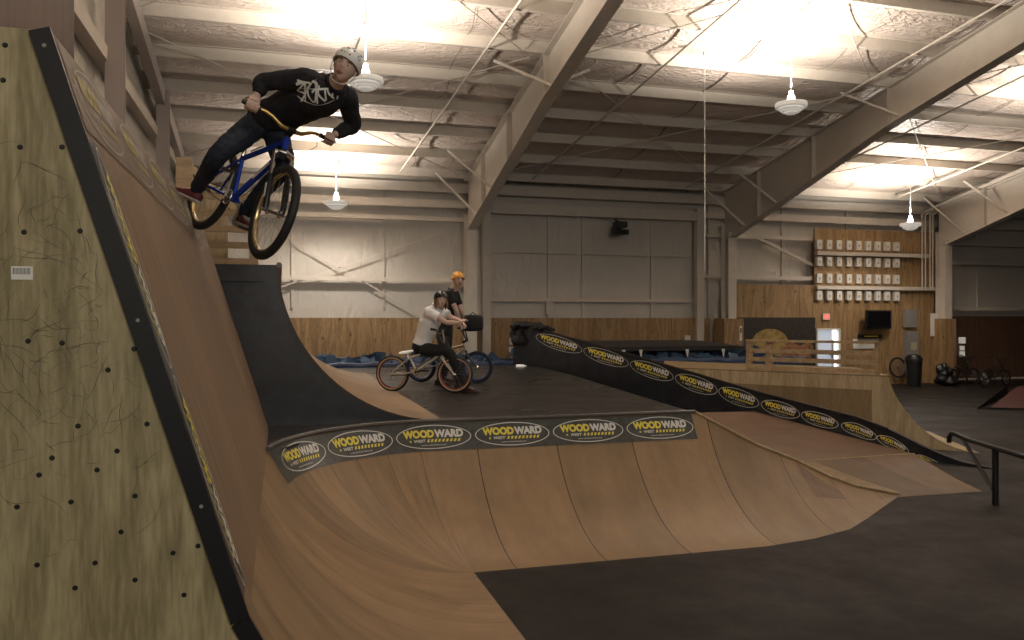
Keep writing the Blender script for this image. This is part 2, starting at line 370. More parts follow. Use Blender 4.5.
# back wall girts, wainscot
def girt(x0, x1, z, y=20.98, h=.11, p=None, m='steel'):
    mm = MB(); mm.box(((x0+x1)/2, y, z), (x1-x0, .2, .012)); mm.box(((x0+x1)/2, y-.1, z+.04), (x1-x0, .012, h)); return mm.build('girt', M[m], wall_back if p is None else p)
for z in (3.02, 4.62): girt(XL, 4.9, z)
girt(XL, XR, 5.02, h=.2); girt(XL, XR, 5.45, h=.25); girt(11.9, XR, 4.42); girt(11.9, 20.1, 3.22); girt(20.2, XR, 2.32); girt(20.2, XR, 3.8)
# wall seams: thin vertical laths over the blanket
for x in (.3, 2.6, 14.6, 16.9, 22, 24.2, 26.4, 28.8):
    mb = MB(); mb.box((x, 21.12, 3.9), (.05, .05, 3.2)); mb.build('batten', M['steel'], wall_back)
mb = MB(); mb.bar((-.6,20.93,2.6), (4.4,20.93,4.4), .03, .03); mb.build('brace_rod', M['steel'], wall_back)
mb = MB(); mb.bar((-.2,20.93,4.3), (3.6,20.93,2.1), .03, .03); mb.build('brace_rod', M['steel'], wall_back)
mb = MB(); mb.bar((12.5,20.9,4.9), (16.9,20.9,3.1), .03, .09); mb.build('brace_rod', M['steel'], wall_back)
def board(x0, x1, z0, z1, y=21.05, m='ply_wall', t=.03):
    mm = MB(); mm.box(((x0+x1)/2, y, (z0+z1)/2), (x1-x0, t, z1-z0)); return mm
def trim(n, mbx, m): return struct('trim_%d' % n, mbx, m)
# plywood sheets
mb = MB(); x = XL
while x < 11.95:
    x2 = min(x+1.2, 12.0); mb.box(((x+x2)/2, 20.83, 1.03), (x2-x-.008, .03, 2.05)); x = x2
trim(1, mb, M['ply_wall'])
mb = MB(); x = 12.6
while x < 19.9:
    x2 = min(x+1.2, 19.95); mb.box(((x+x2)/2, 20.83, 1.53), (x2-x-.008, .03, 3.05)); x = x2
trim(2, mb, M['ply_wall'])
mb = MB()
for x in (15.5, 16.62, 17.74, 18.86): mb.box((x+.555, 20.80, 3.91), (1.11, .03, 1.73))
trim(3, mb, M['ply_wall'])
mb = MB(); mb.box((28.2, 20.83, 1.05), (15.4, .03, 2.15)); trim(4, mb, M['ply_dark'])
mb = MB(); mb.box((28.2, 20.78, .1), (15.2, .05, .06)); mb.box((20.66, 20.78, 1.0), (.06, .05, 1.8)); struct('baseboard_back', mb, M['steel'])
# left wall: girts, columns, brown boards
for z in (3.7, 5.55, 7.6):
    mm = MB(); mm.box((XL+.1, 6.2, z), (.2, 29, .012)); mm.box((XL+.2, 6.2, z+.06), (.012, 29, .2)); mm.build('girt', M['steel'], wall_left)
for y in (16.8, 12.1):
    mm = MB(); mm.box((XL+.18, y, 4.2), (.012, .2, 8.4)); mm.box((XL+.28, y-.1, 4.2), (.22, .012, 8.4)); mm.box((XL+.28, y+.1, 4.2), (.22, .012, 8.4)); mm.build('wall_column', M['steel_dull'], wall_left)
mb = MB(); mb.bar((XL+.25, YB, roof_z(YB)-.22), (XL+.25, YF, roof_z(YF)-.22), .16, .3); mb.build('rake_beam', M['steel_dull'], wall_left)
mb = MB(); mb.box((XL+.34, 3.4, 7.0), (.04, 12.1, 5.6)); mb.build('brown_boarding', M['ply_dark'], wall_left)

# steel frames: column and tapered rafter
def steel_frame(X, label, dull=False, low=True):
    t = thing('steel_frame', label, 'steel frame', (X, 20.7, 0), 'steel frames across the hall'); m = M['steel']
    def ibeam(c0, c1, mname, wid=.25):
        pass
    # column
    q = MB(); q.box((X, 20.5, 2.17), (.012, .38, 4.34)); q.box((X, 20.31, 2.25), (.26, .014, 4.5)); q.box((X, 20.69, 2.4), (.26, .014, 4.75)); q.build('column', m, t)
    # rafter web as polygon: deep haunch at the column and tapering upward
    def bot(Y): # lower flange height
        k = (20.3-Y)
        return 4.35 + (k*.283 if k < 7.6 else 7.6*.283+(k-7.6)*.172)
    ys = [20.69, 20.3, 17, 14.1, 10, 5, 0, -8]
    top = [(X, y, roof_z(y)-.09) for y in ys]; botp = [(X, y, bot(y) if y < 20.4 else 4.35) for y in ys]
    q = MB(); q.prism([V(p)-V((.006,0,0)) for p in botp] + [V(p)-V((.006,0,0)) for p in top[::-1]], (.012,0,0)); q.build('rafter_web', m, t)
    q = MB()
    for a, b in zip(botp[1:-1], botp[2:]): q.bar(a, b, .25, .016)
    q.build('bottom_flange', m, t)
    q = MB()
    for a, b in zip(top[:-1], top[1:]): q.bar(a, b, .25, .014)
    q.build('top_flange', m, t)
    for y in (18.9, 16.6, 14.1, 10.2, 6.2):
        q = MB(); q.box((X, y, (roof_z(y)+bot(y))/2-.05), (.22, .014, roof_z(y)-bot(y)-.1)); q.build('stiffener', m, t)
    for y in (20.2, 18.7, 14.4):
        for sx in (-1, 1):
            q = MB(); q.bar((X, y-.5, bot(y-.5)+.12), (X+sx*.95, y+.1, roof_z(y)-.1), .05, .05); q.build('flange_brace', m, t)
    return t
FX = [4.783, 12.41, 20.03, 27.65]
FL = ['cream steel column and rafter behind the two waiting riders', 'cream steel column and rafter right of the wide back door, its foot boxed in plywood',
      'cream steel column and rafter beside the grey electrical panels at right', 'cream steel column and rafter beyond the right edge of the hall view']
for i, X in enumerate(FX):
    t = steel_frame(X, FL[i])
    if i in (1, 2):
        q = MB(); q.box((X, 20.5, 1.02), (.62 if i == 1 else .42, .56, 2.04)); plabel(q.build('plywood_box', M['ply_wall'], t), 'plywood casing round the foot')
# wide framed insulated door in the back wall
q = MB()
q.box((5.28, 20.8, 2.6), (.22, .2, 5.2)); q.box((11.62, 20.8, 2.6), (.22, .2, 5.2)); q.box((8.45, 20.8, 4.98), (6.1, .2, .26)); door1 = struct('door_1', q, M['steel'])
q = MB(); q.box((8.45, 21.06, 3.5), (6.1, .08, 2.9)); q.build('insulated_leaf', M['wallins'], door1)
for x in (7.1, 8.1, 10.2): q = MB(); q.box((x, 20.98, 3.4), (.05, .06, 2.9)); q.build('mullion', M['steel'], door1)
q = MB(); q.box((8.45, 20.95, 2.55), (6.1, .1, .1)); q.box((7.1, 20.93, 2.35), (.18, .1, .4)); q.box((8.45, 20.95, 3.85), (6.1, .04, .05)); q.build('cross_rail', M['steel'], door1)
for x in (12.02, ):
    q = MB(); q.box((x, 20.95, 3.5), (.05, .05, 4)); q.build('door_track', M['steel'], door1)
# ------------------------------------------------------------------ pendant lamps
def pendant(X, Y, z, label, r=.27, up=E_UP, down=E_DOWN):
    t = thing('pendant_lamp', label, 'lamp', (X, Y, z), 'high bay pendant lamps')
    q = MB(); q.tube([(X,Y,z+.22),(X,Y,roof_z(Y)+.10)], .008, 6); q.build('cord', M['white'], t)
    q = MB(); q.lathe([(.0,.30),(.035,.30),(.045,.22),(.06,.21),(.065,.10)], (X,Y,z)); q.build('socket', M['bulb'], t, smooth=True)
    q = MB(); q.lathe([(.07,.10),(r,.085),(r+.005,.05),(r,.01),(r-.03,0),(.0,.03)], (X,Y,z)); q.build('reflector', M['lampwhite'], t, smooth=True)
    for k, (rr, zz) in enumerate(((r*.74, -.025), (r*.60, -.055), (r*.36, -.085))):
        q = MB(); q.lathe([(rr-.02,.03),(rr,.02),(rr+.004,-.005),(rr-.012,-.02),(rr-.03,-.01),(0,.0)], (X,Y,z+zz)); q.build('louvre_ring', M['lampwhite'], t, smooth=True)
    lamp_lights(X, Y, z, up, down)
    return t
def lamp_lights(X, Y, z, up, down):
    l = light('lamp_uplight', 'SPOT', (X, Y, z+.36), up*1.25, LAMP_COL, shadow_soft_size=.08, spot_size=math.radians(168), spot_blend=.45); l.rotation_euler = (PI, 0, 0)
    l = light('lamp_light', 'SPOT', (X, Y, z-.18), down, LAMP_COL, shadow_soft_size=.15, spot_size=math.radians(165), spot_blend=.5)
pendant(1.26, 12.45, 5.62, 'white round pendant lamp just behind the helmet of the airborne rider')
pendant(8.62, 12.2, 5.72, 'large white round pendant lamp hanging between the two big rafters')
pendant(1.27, 19.3, 4.70, 'white round pendant lamp low against the left back wall', up=E_UP*.55, down=200)
pendant(16.7, 18.25, 4.58, 'white round pendant lamp in front of the grid of small white boxes', up=E_UP*.8, down=170)
for X, Y, z, e in ((1.3, 5.6, 6.2, .5), (8.9, 5.6, 6.2, .5), (16.5, 12.3, 5.7, 1.0), (5.0, 9.8, 6.6, .35)):
    pass
for X, Y, z, e in ((1.3, 5.6, 6.2, .6), (8.9, 5.6, 6.2, .6), (16.3, 12.3, 5.7, 1.0)):
    pendant(X, Y, z, 'white round pendant lamp outside the picture', up=E_UP*e, down=50)
# hanging cable, wall speaker
q = MB(); q.tube([(7.55, 13.3, roof_z(13.3)+.12), (7.55, 13.3, 3.0), (7.55,13.3,2.9)], .009, 6)
q.lathe([(0,0),(.03,0),(.03,.08),(0,.1)], (7.55, 13.3, roof_z(13.3)-.25), n=10)
tag(q.build('hanging_cable', M['white']), 'thin pale cable hanging straight down from the roof near the middle of the hall', 'cable')
t = thing('wall_projector', 'black projector on a bracket high on the wide back door frame', 'projector', (9.0, 20.6, 4.55))
q = MB(); q.box((9.0,20.45,4.62), (.32,.3,.16)); q.box((8.9,20.45,4.44), (.2,.26,.22)); q.box((9.15,20.42,4.42),(.12,.2,.14)); q.build('body', M['blackp'], t)
q = MB(); q.lathe([(.0,0),(.05,0),(.06,.08),(.04,.1)], (8.85,20.31,4.44), (0,-1,0), n=12); q.build('lens', M['blackp'], t, smooth=True)
q = MB(); q.bar((9.0,20.8,4.8),(9.0,20.45,4.7), .04,.04); q.build('bracket', M['blackp'], t)
q = MB(); q.tube([(8.2,20.84,4.96),(8.5,20.8,4.85),(8.85,20.6,4.7)], .008, 6); q.build('power_cable', M['blackp'], t)

# ------------------------------------------------------------------ the bowl
R = 1.75; X0, Y0 = 1.48, 6.2; HD = 1.0
def prof(a):  # arc length -> (outward, height)
    q = a/R; return R*math.sin(q), R*(1-math.cos(q))
A1 = R*math.acos(1-HD/R)
def bowl_pt(s, a, lift=0):
    """s: path coordinate, equal to world X on the straight front, running left round the corner; a: arc length up the curve"""
    r, z = prof(a); q = a/R; nr, nz = -math.sin(q), math.cos(q)
    r += nr*lift; z += nz*lift
    if s >= X0: return V((s, Y0+r, z))
    ph = (X0-s)/1.58
    if ph <= PI/2: return V((X0-r*math.sin(ph), Y0+r*math.cos(ph), z))
    return V((X0-r, Y0-(ph-PI/2)*1.58, z))
SL = X0-1.58*PI/2
bowl = thing('bowl_ramp', 'brown plywood bowl transition curving round below the black deck', 'skate ramp', (2, 6.2, 0))
q = MB()
s_near = SL - (Y0-2.87)
q.grid(lambda u, v: bowl_pt(s_near+(X0-s_near)*u, A1*v), 70, 26, uvf=lambda u, v: (X0+((s_near+(X0-s_near)*u)-X0)*2.2+.2, A1*v))
def front(u, v):
    a = A1*v; r, z = prof(a); x = X0 + u*((4.14-X0)+.16*r/prof(A1)[0]); return V((x, Y0+r, z))
q.grid(front, 24, 26, uvf=lambda u, v: (X0+u*2.8+.2, A1*v))
surf = q.build('riding_surface', M['ramp'], bowl, smooth=True, fix=False)
# hip: the front curve folds round to the right, ridge falls to the floor
floor_c = [V((4.14,6.2,.0)), V((4.7,6.3,0)), V((5.24,6.49,0)), V((5.7,6.8,0)), V((6.1,7.09,0)), V((6.76,7.56,0))]
ridge_c = [V((4.3,7.78,1.0)), V((5.06,7.80,.62)), V((5.58,7.83,.42)), V((5.9,7.66,.25)), V((6.2,7.6,.14)), V((6.80,7.60,.004))]
def lerpc(c, u):
    k = u*(len(c)-1); i = min(int(k), len(c)-2); return c[i].lerp(c[i+1], k-i)
def hip(u, v):
    a, b = lerpc(floor_c, u), lerpc(ridge_c, u); h = b.z; L = max((b.xy-a.xy).length, 1e-4)
    Rr = (L*L+h*h)/(2*max(h,1e-3)); rr = Rr*math.sin(v*math.asin(min(1,L/Rr))); z = Rr-math.sqrt(max(Rr*Rr-rr*rr, 0))
    p = a.lerp(b, rr/L); p.z = z; return p
q = MB(); q.grid(hip, 30, 14, uvf=lambda u, v: (4.4+u*2.9, 1.8*v)); q.build('hip_surface', M['ramp'], bowl, smooth=True, fix=False)
q = MB()
for k in range(30):
    a, b = lerpc(ridge_c, k/30), lerpc(ridge_c, (k+1)/30)
    q.add([a, b, V((b.x,b.y+.05,0)), V((a.x,a.y+.05,0))], [(0,1,2,3)])
q.build('ridge_skirt', M['ramp'], bowl)
q = MB(); q.tube([lerpc(ridge_c, k/20)+V((0,-.004,.010)) for k in range(21)], .014, 8); q.build('ridge_edge', M['ply_pale'], bowl, smooth=True)
# worn patch sheet on the hip
q = MB(); q.grid(lambda u, v: hip(.40+.22*u, .55+.42*v*(1-u*.5))+V((0,0,.004)), 8, 6, uvf=lambda u, v: (9+u*.5, v*.7)); plabel(q.build('patch_sheet', M['ramp_red'], bowl, smooth=True, fix=False), 'paler reddish patch sheet')
# banner under the coping
q = MB(); s_b0 = X0-2.27
a_hi, a_lo = A1-.012, A1-.30
def bfm(s, t, lift): return bowl_pt(s, (a_lo+a_hi)/2+t, lift)
q.grid(lambda u, v: bowl_pt(s_b0+(4.25-s_b0)*u, a_lo+(a_hi-a_lo)*v, .004), 90, 5)
q.build('banner', M['banner'], bowl, smooth=True, fix=False)
for k, s in enumerate((3.85, 3.04, 2.23, 1.42, .61, -.20)):
    q = MB(); oval_logo(q, lambda a, b, l: bfm(a, b, l+.005), s, 0, .77, .25)
    q.build('sponsor_logo', [M['white'], M['yellow']], bowl, fix=False)
q = MB(); pts = [bowl_pt(s_near+(4.3-s_near)*k/90, A1, 0)+V((0,0,.012)) for k in range(91) if s_near+(4.3-s_near)*k/90 > s_b0-.02]
q.tube(pts, .021, 8); q.build('coping', M['wornedge'], bowl, smooth=True)
# ------------------------------------------------------------------ black deck
deck = thing('riding_deck', 'black topped riding deck where the two riders wait', 'deck', (2.5, 12, 0))
arc = [(X0-1.60*math.sin(p*PI/2/16), Y0+1.60*math.cos(p*PI/2/16)) for p in range(17)]
poly = [(-.12,7.9),(-2.3,7.9),(-2.3,17.0),(4.93,17.0),(5.3,16.3),(5.13,14),(4.3,7.80)] + arc
q = MB(); q.prism([(x,y,HD-.03) for x,y in poly], (0,0,.03)); q.build('deck_sheet', M['deck'], deck)
q = MB(); q.prism([(x,y,0) for x,y in [(-2.3,8.0),(-2.3,16.95),(4.88,16.95),(5.25,16.3),(5.08,14),(4.27,7.9),(1.5,7.9),(.4,7.5),(-.05,6.6),(-.1,7.8)]], (0,0,HD-.035)); q.build('deck_body', M['black'], deck)
# ------------------------------------------------------------------ tall slanted wall ramp at left
wr = thing('wall_ramp', 'tall slanted plywood ramp at left with its bare plywood side facing the camera', 'skate ramp', (-1.4, 5, 0))
XB, XT, ZT = -.10, -.70, 2.92; YN, YW = 2.87, 7.78
def wpt(y, t, lift=0):   # t from 0 at the foot of the slant to 1 at the top
    n = V((ZT-1, 0, -(XT-XB))).normalized()
    return V((XB+(XT-XB)*t, y, 1+(ZT-1)*t)) + n*lift
SLN = math.hypot(XT-XB, ZT-1)
q = MB(); q.grid(lambda u, v: wpt(YN+(YW-YN)*u, v), 10, 6, uvf=lambda u, v: (v*SLN, YN+(YW-YN)*u)); 
q.add([wpt(YN,0),wpt(YN,1),wpt(YN,1)-V((.03,0,0)),wpt(YN,0)-V((.03,0,0))], [(0,1,2,3)]); q.add([wpt(YW,0),wpt(YW,1),wpt(YW,1)-V((.03,0,0)),wpt(YW,0)-V((.03,0,0))], [(0,1,2,3)])
q.build('riding_surface', M['ramp_wall'], wr, fix=False)
pp = [V((*( (X0-prof(A1*k/14)[0], YN) ), prof(A1*k/14)[1])) for k in range(15)]
side = [V((p.x-.02, YN, p.z)) for p in pp] + [V((XT-.02, YN, ZT-.005)), V((-2.38, YN, ZT-.005)), V((-2.38, YN, 0))]
q = MB(); q.prism([p+V((0,-.02,0)) for p in side], (0,.03,0)); q.build('side_panel', M['ply_side'], wr)
q = MB(); edge = pp + [V((XT, YN, ZT))]
for a, b in zip(edge[:-1], edge[1:]):
    d = (b-a).normalized(); nn = V((d.z, 0, -d.x)); w_ = .058
    q.prism([a+V((0,-.035,0))+nn*.004, b+V((0,-.035,0))+nn*.004+d*.003, b+V((0,-.035,0))-nn*w_+d*.003, a+V((0,-.035,0))-nn*w_], (0,.018,0))
q.build('edge_trim', M['trim'], wr)
q = MB(); q.prism([V((XT,YN,ZT)),V((XT,YW,ZT)),V((-2.38,YW,ZT)),V((-2.38,YN,ZT))], (0,0,-.02)); q.build('top_deck', M['ply_mid'], wr)
q = MB(); q.prism([V((XT-.05,YW-.02,1.1)),V((XT-.05,YW-.02,ZT-.03)),V((-2.38,YW-.02,ZT-.03)),V((-2.38,YW-.02,1.1))], (0,.02,0)); q.build('end_panel', M['ply_mid'], wr)
# screw heads in the side panel and trim
random.seed(3)
for (px, py) in ((28,341),(62,343),(134,349),(108,370),(147,424),(78,426),(52,458),(39,475),(97,470),(117,451),(135,496),(17,507),(71,502),(121,532),(198,546),(37,565),(95,563),(75,588),(173,553),(135,580),(184,595),(20,147),(62,147),(5,45),(3,80),(24,232),(80,231)):
    u = (px-512)/FPX; d = (YN-.021)/(FW.y+u*RT.y); p = P(px, py, d)
    q = MB(); q.lathe([(.0085,0),(.006,.003),(0,.003)], p, (0,-1,0), n=10); q.build('screw', M['blackp'], wr, smooth=True)
for t_ in (.97, .52, .2):
    p = wpt(YN-.036, t_)-V((.03,0,0)); q = MB(); q.lathe([(.007,0),(.005,.003),(0,.003)], p, (0,-1,0), n=10); plabel(q.build('screw', M['steelgrey'], wr, smooth=True), 'screw head in the black trim')
q = MB(); p = P(22,273,2.62); u = (22-512)/FPX; d = (YN-.022)/(FW.y+u*RT.y); p = P(22,273,d); q.box(p, (.06,.002,.042)); 
for k in range(14): q.box(p+V((-.024+k*.0036, -.0012, .006)), (.0012 if k%3 else .0022, .0006, .02), mi=1)
plabel(q.build('price_label', [M['white'], M['blackp']], wr), 'small white barcode label')
q = MB(); random.seed(21)
for k in range(260):
    cx, cz = random.gauss(-.66, .13), random.gauss(2.02, .24); r0 = random.uniform(.05,.34); a0 = random.uniform(0,6.3); da = random.uniform(.25,.8); w_ = random.uniform(.0003,.0010)
    L_ = []
    for j in range(13):
        a = a0+da*j/12; rr_ = r0*(1+.03*math.sin(j*.5+k)); L_.append((cx+rr_*math.cos(a)*.8, cz+rr_*math.sin(a), w_*math.sin(PI*(j+.3)/12.6)))
    if max(p[0]+(p[1]-1)*.3125 for p in L_) > -.18 or min(p[0] for p in L_) < -2.3: continue
    q.add([(x+math.cos(a0+da*j/12)*s_*w2, YN-.0215, z+math.sin(a0+da*j/12)*s_*w2) for j, (x,z,w2) in enumerate(L_) for s_ in (-1,1)], [(2*j,2*j+1,2*j+3,2*j+2) for j in range(12)])
plabel(q.build('scuff_marks', mat('scuff', (.10,.08,.05), .6), wr, fix=False), 'dark curved tyre scuffs')['kind'] = 'stuff'
# top banner on the slant, ovals with logos, and the sticker row down the near edge
M['faded_white'] = mat('faded_white', (.40,.37,.32), .6); M['faded_yellow'] = mat('faded_yellow', (.48,.39,.14), .6)
M['banner_tan'] = mat('faded_banner', (.17,.12,.08), .6, noise=(9,(.24,.18,.13),0))
q = MB(); q.grid(lambda u, v: wpt(YN+.02+(YW-YN-.02)*u, 1-.31/SLN*(1-v)-.004, .003), 2, 1); q.build('top_banner', M['banner_tan'], wr, fix=False)
for k in range(6):
    q = MB(); cy = YN+.47+.81*k; oval_logo(q, lambda a, b, l: wpt(a, 1-.16/SLN+b/SLN, l+.004), cy, 0, .76, .27)
    q.build('sponsor_logo', [M['faded_white'], M['faded_yellow']], wr, fix=False)
q = MB(); q.grid(lambda u, v: wpt(YN+.004+.17*v, .03+.80*u, .0015), 2, 1); q.build('edge_banner', M['banner'], wr, fix=False)
for k in range(2):
    q = MB(); oval_logo(q, lambda a, b, l: wpt(YN+.14+b, a, l+.003) if False else wpt(YN+.088+b, 1-a/SLN, l+.003), .75+.80*k, 0, .78, .165)
    q.build('sponsor_logo', [M['white'], M['yellow']], wr, fix=False)
# ------------------------------------------------------------------ black quarter pipe on the deck
qp = thing('quarter_pipe', 'black sided quarter pipe standing on the deck behind the airborne rider', 'skate ramp', (0, 10, 1))
RQ, HQ, XQ = 1.58, 1.50, 1.55
def qarc(z): return XQ - math.sqrt(max(RQ*RQ-(RQ-z)**2, 0))
QN, QF = 7.92, 15.2
curve = [(qarc(HQ*(k/18)**2*1.0), HD+HQ*(k/18)**2) for k in range(19)]
q = MB(); q.prism([V((x, QN, z)) for x, z in curve] + [V((-2.3, QN, HD+HQ)), V((-2.3, QN, HD))], (0,.03,0)); q.build('side_panel', M['black'], qp)
q = MB(); q.prism([V((x, QF, z)) for x, z in curve] + [V((-2.3, QF, HD+HQ)), V((-2.3, QF, HD))], (0,-.03,0)); q.build('far_side_panel', M['black'], qp)
q = MB()
def qs(u, v): z = HQ*v*v; return V((qarc(z)+.012, QN-.006+(QF-QN)*u, HD+z+.006))
q.grid(qs, 10, 20, uvf=lambda u, v: ((QF-QN)*u, v*2)); q.grid(lambda u, v: qs(u, v)-V((.02,0,.012)), 10, 20)
for u0 in (0, 1):
    for k in range(20): a, b = qs(u0,k/20), qs(u0,(k+1)/20); q.add([a,b,b-V((.02,0,.012)),a-V((.02,0,.012))], [(0,1,2,3)])
q.build('riding_surface', M['ramp'], qp, smooth=True, fix=False)
q = MB(); q.box(((-2.3+curve[-1][0])/2, (QN+QF)/2, HD+HQ+.01), (curve[-1][0]+2.3, QF-QN, .022)); q.build('top_deck', M['black'], qp)
q = MB(); q.tube([(curve[-1][0]+.02, QN-.01, HD+HQ+.02), (curve[-1][0]+.02, QF, HD+HQ+.02)], .028, 8); q.build('coping', M['wornedge'], qp, smooth=True)
q = MB(); q.box((-1.1, QN-.012, HD+HQ-.07), (1.9, .02, .14)); q.build('cross_board', M['black'], qp)
# lumber guard on top of it
gr = thing('guard_rail', 'rough lumber guard rail with slats on top of the black quarter pipe', 'railing', (-.7, 8.7, 2.5))
zt = HD+HQ+.02
for x, h in ((-.26,.78), (-.93, 1.12)):
    q = MB(); q.box((x, 8.75, zt+h/2), (.09 if x > -.5 else .15, .09, h)); q.build('post', M['lumber'], gr)
for k in range(5):
    q = MB(); q.box((-.66, 8.69, zt+.08+.165*k), (.80, .035, .065)); q.build('slat', M['lumber'], gr)
q = MB(); q.box((-.72, 9.2, zt+.40), (.36,.02,.78)); q.build('backing_sheet', M['ply_pale'], gr)
q = MB(); q.bar((-.93,8.8,zt+1.08), (-.45, 9.9, zt+.70), .04,.09); q.build('diagonal_board', M['lumber'], gr)

# ------------------------------------------------------------------ long black roll-in wedge with oval logos
S0, S1 = V((4.98,17.16,0)), V((9.22,8.5,0)); SD = (S1-S0); SLg = SD.length; sd = SD.normalized(); sn = V((sd.y,-sd.x,0))   # sn towards camera left
if sn.dot(V((-1,-1,0))) < 0: sn = -sn
prf = [(0,1.87),(.076,1.83),(.370,1.30),(.632,.80),(.80,.535),(.856,.385),(.91,.165),(.95,.055),(1,.006)]
def rz_(t):
    for (a, za), (b, zb) in zip(prf[:-1], prf[1:]):
        if a <= t <= b: return za+(zb-za)*(t-a)/(b-a)
    return 0
ri = thing('sloping_ledge', 'long black sloping divider ledge with a row of oval logos sloping to the floor', 'ledge', S0.lerp(S1,.5))
tt = [k/40 for k in range(41)]
q = MB(); q.prism([S0+SD*t_+V((0,0,rz_(t_))) for t_ in tt]+[S1, S0], -sn*.03); q.build('side_panel', M['black'], ri)
q = MB()
for a, b in zip(tt[:-1], tt[1:]):
    A, B = S0+SD*a+V((0,0,rz_(a)))+sn*.02, S0+SD*b+V((0,0,rz_(b)))+sn*.02; q.add([A,B,B-sn*.09,A-sn*.09,A-V((0,0,.03)),B-V((0,0,.03)),B-sn*.09-V((0,0,.03)),A-sn*.09-V((0,0,.03))], [(0,1,2,3),(4,7,6,5),(0,4,5,1),(2,6,7,3)])
q.build('ledge_top', M['black'], ri)
q = MB(); q.tube([S0+SD*t_+V((0,0,rz_(t_)+.006))+sn*.018 for t_ in tt if t_ < .86], .011, 6); plabel(q.build('edge_strip', M['ramp'], ri), 'worn brown edge strip')
q = MB(); q.prism([S0-sn*.07+SD*t_+V((0,0,rz_(t_)-.03)) for t_ in tt if t_ < .93]+[S0-sn*.07+SD*.93, S0-sn*.07], -sn*.03); q.build('far_side_panel', M['black'], ri)
q = MB(); q.prism([S0-sn*.02+V((0,0,0)), S0-sn*.07, S0-sn*.07+V((0,0,1.78)), S0-sn*.02+V((0,0,1.78))], sd*.03); q.build('end_panel', M['black'], ri)
def rfm(s, t, lift):     # s along the slope from the high end, t perpendicular to the top edge
    L = s/SLg; z = rz_(min(L,1)); dz = (rz_(min(L+.02,1))-rz_(max(L-.02,0)))/(.04*SLg)
    base = S0+SD*min(L,1)+V((0,0,z)); tv = (V((sd.x,sd.y,dz))).normalized(); nv = V((0,0,1))
    return base + nv*(t-.19) + sn*(lift+.004)
for s, w_ in ((1.41, 1.35), (2.71, 1.17), (3.84, 1.01), (4.83, 0.89), (5.69, 0.78), (6.46, 0.69), (7.13, 0.61), (7.75, 0.54), (8.25, 0.46), (8.77, 0.37)):
    q = MB(); oval_logo(q, rfm, s, 0, w_, min(.29, w_*.36)); q.build('sponsor_logo', [M['white'], M['yellow']], ri, fix=False)
# low bank between the hip and the wedge
bk = thing('low_bank', 'low reddish brown bank in front of the black sloping ledge', 'skate ramp', (7.3, 9.5, 0))
BA = [V((6.70,7.50,.002)), V((7.86,7.47,.002))]; BC = [V((6.6,9.35,.09)), V((8.70,9.43,.09))]; BT = [V((5.9,11.8,.49)), V((7.60,11.75,.48))]
q = MB()
def lowb(u, v):
    if v < .5:
        k = v*2; p = BA[0].lerp(BA[1],u).lerp(BC[0].lerp(BC[1],u), k); p.z = .004+.09*k*k; return p
    k = v*2-1; return BC[0].lerp(BC[1],u).lerp(BT[0].lerp(BT[1],u), k)
q.grid(lambda u, v: lowb(u, .5+.5*v), 12, 12, uvf=lambda u, v: (u*2.1, v*2.4)); q.build('upper_sheet', M['ramp_red'], bk, smooth=True, fix=False)
q = MB(); q.grid(lambda u, v: lowb(u, .4999*v), 12, 12, uvf=lambda u, v: (u*1.7+4, v*1.9)); q.build('lower_sheet', M['ramp_low'], bk, smooth=True, fix=False)
q = MB(); q.tube([lowb(k/12,.5)+V((0,0,.004)) for k in range(13)], .008, 6); q.build('joint_strip', M['ply_pale'], bk)
q = MB()
q.grid(lambda u, v: lowb(.0+.16*u, .06+.42*v)+V((0,0,.004)), 3, 8, uvf=lambda u, v: (5+u*.3, v*1.2)); plabel(q.build('patch_sheet', M['ply_mid'], bk, fix=False), 'strip of paler plywood')
q = MB(); q.add([BA[1], BC[1], BT[1], V((BT[1].x,BT[1].y,0)), V((BC[1].x,BC[1].y,0))], [(0,1,2,3,4)]); q.add([BT[0],BT[1],V((BT[1].x,BT[1].y,0)),V((BT[0].x,BT[0].y,0))],[(0,1,2,3)])
q.add([BA[0],BC[0],BT[0],V((BT[0].x,BT[0].y,0)),V((BC[0].x,BC[0].y,0))],[(0,1,2,3,4)]); q.build('edge_board', M['ply_mid'], bk, fix=False)

# ------------------------------------------------------------------ pale plywood platform with quarter side, railing
ld = V((-.6,.8,0)); ln = V((-.8,-.6,0))  # along the near face; outward toward camera
L0 = V((10.1,9.65,0)); pf = thing('wooden_platform', 'pale plywood platform ending in a curved ramp side behind the black sloping ledge', 'skate ramp', L0+ld*2.5)
HP = 1.09; pe = V((.45,.89,0))*2.4
cur = [(1.28*(k/14), HP*(1-math.cos(min(1,(k/14))*1.25))/(1-math.cos(1.25))) for k in range(15)]
cur = [(1.28*math.sin(1.25*k/14)/math.sin(1.25), z) for k, (s, z) in enumerate(cur)]
q = MB(); q.prism([L0+ld*s+V((0,0,z)) for s, z in cur]+[L0+ld*5.2+V((0,0,HP)), L0+ld*5.2], -ln*.03); q.build('side_panel', M['ply_pale'], pf)
q = MB()
A = [L0+ld*s+V((0,0,z+.004)) for s, z in cur]
for a, b in zip(A[:-1], A[1:]): q.add([a+ln*.01,b+ln*.01,b+pe,a+pe], [(0,1,2,3)])
q.build('riding_surface', M['ply_pale'], pf, smooth=True, fix=False)
q = MB(); q.prism([L0+ld*1.25+V((0,0,HP)), L0+ld*5.2+V((0,0,HP)), L0+ld*5.2+pe+V((0,0,HP)), L0+ld*1.25+pe+V((0,0,HP))], (0,0,.02)); q.build('top_deck', M['ply_mid'], pf)
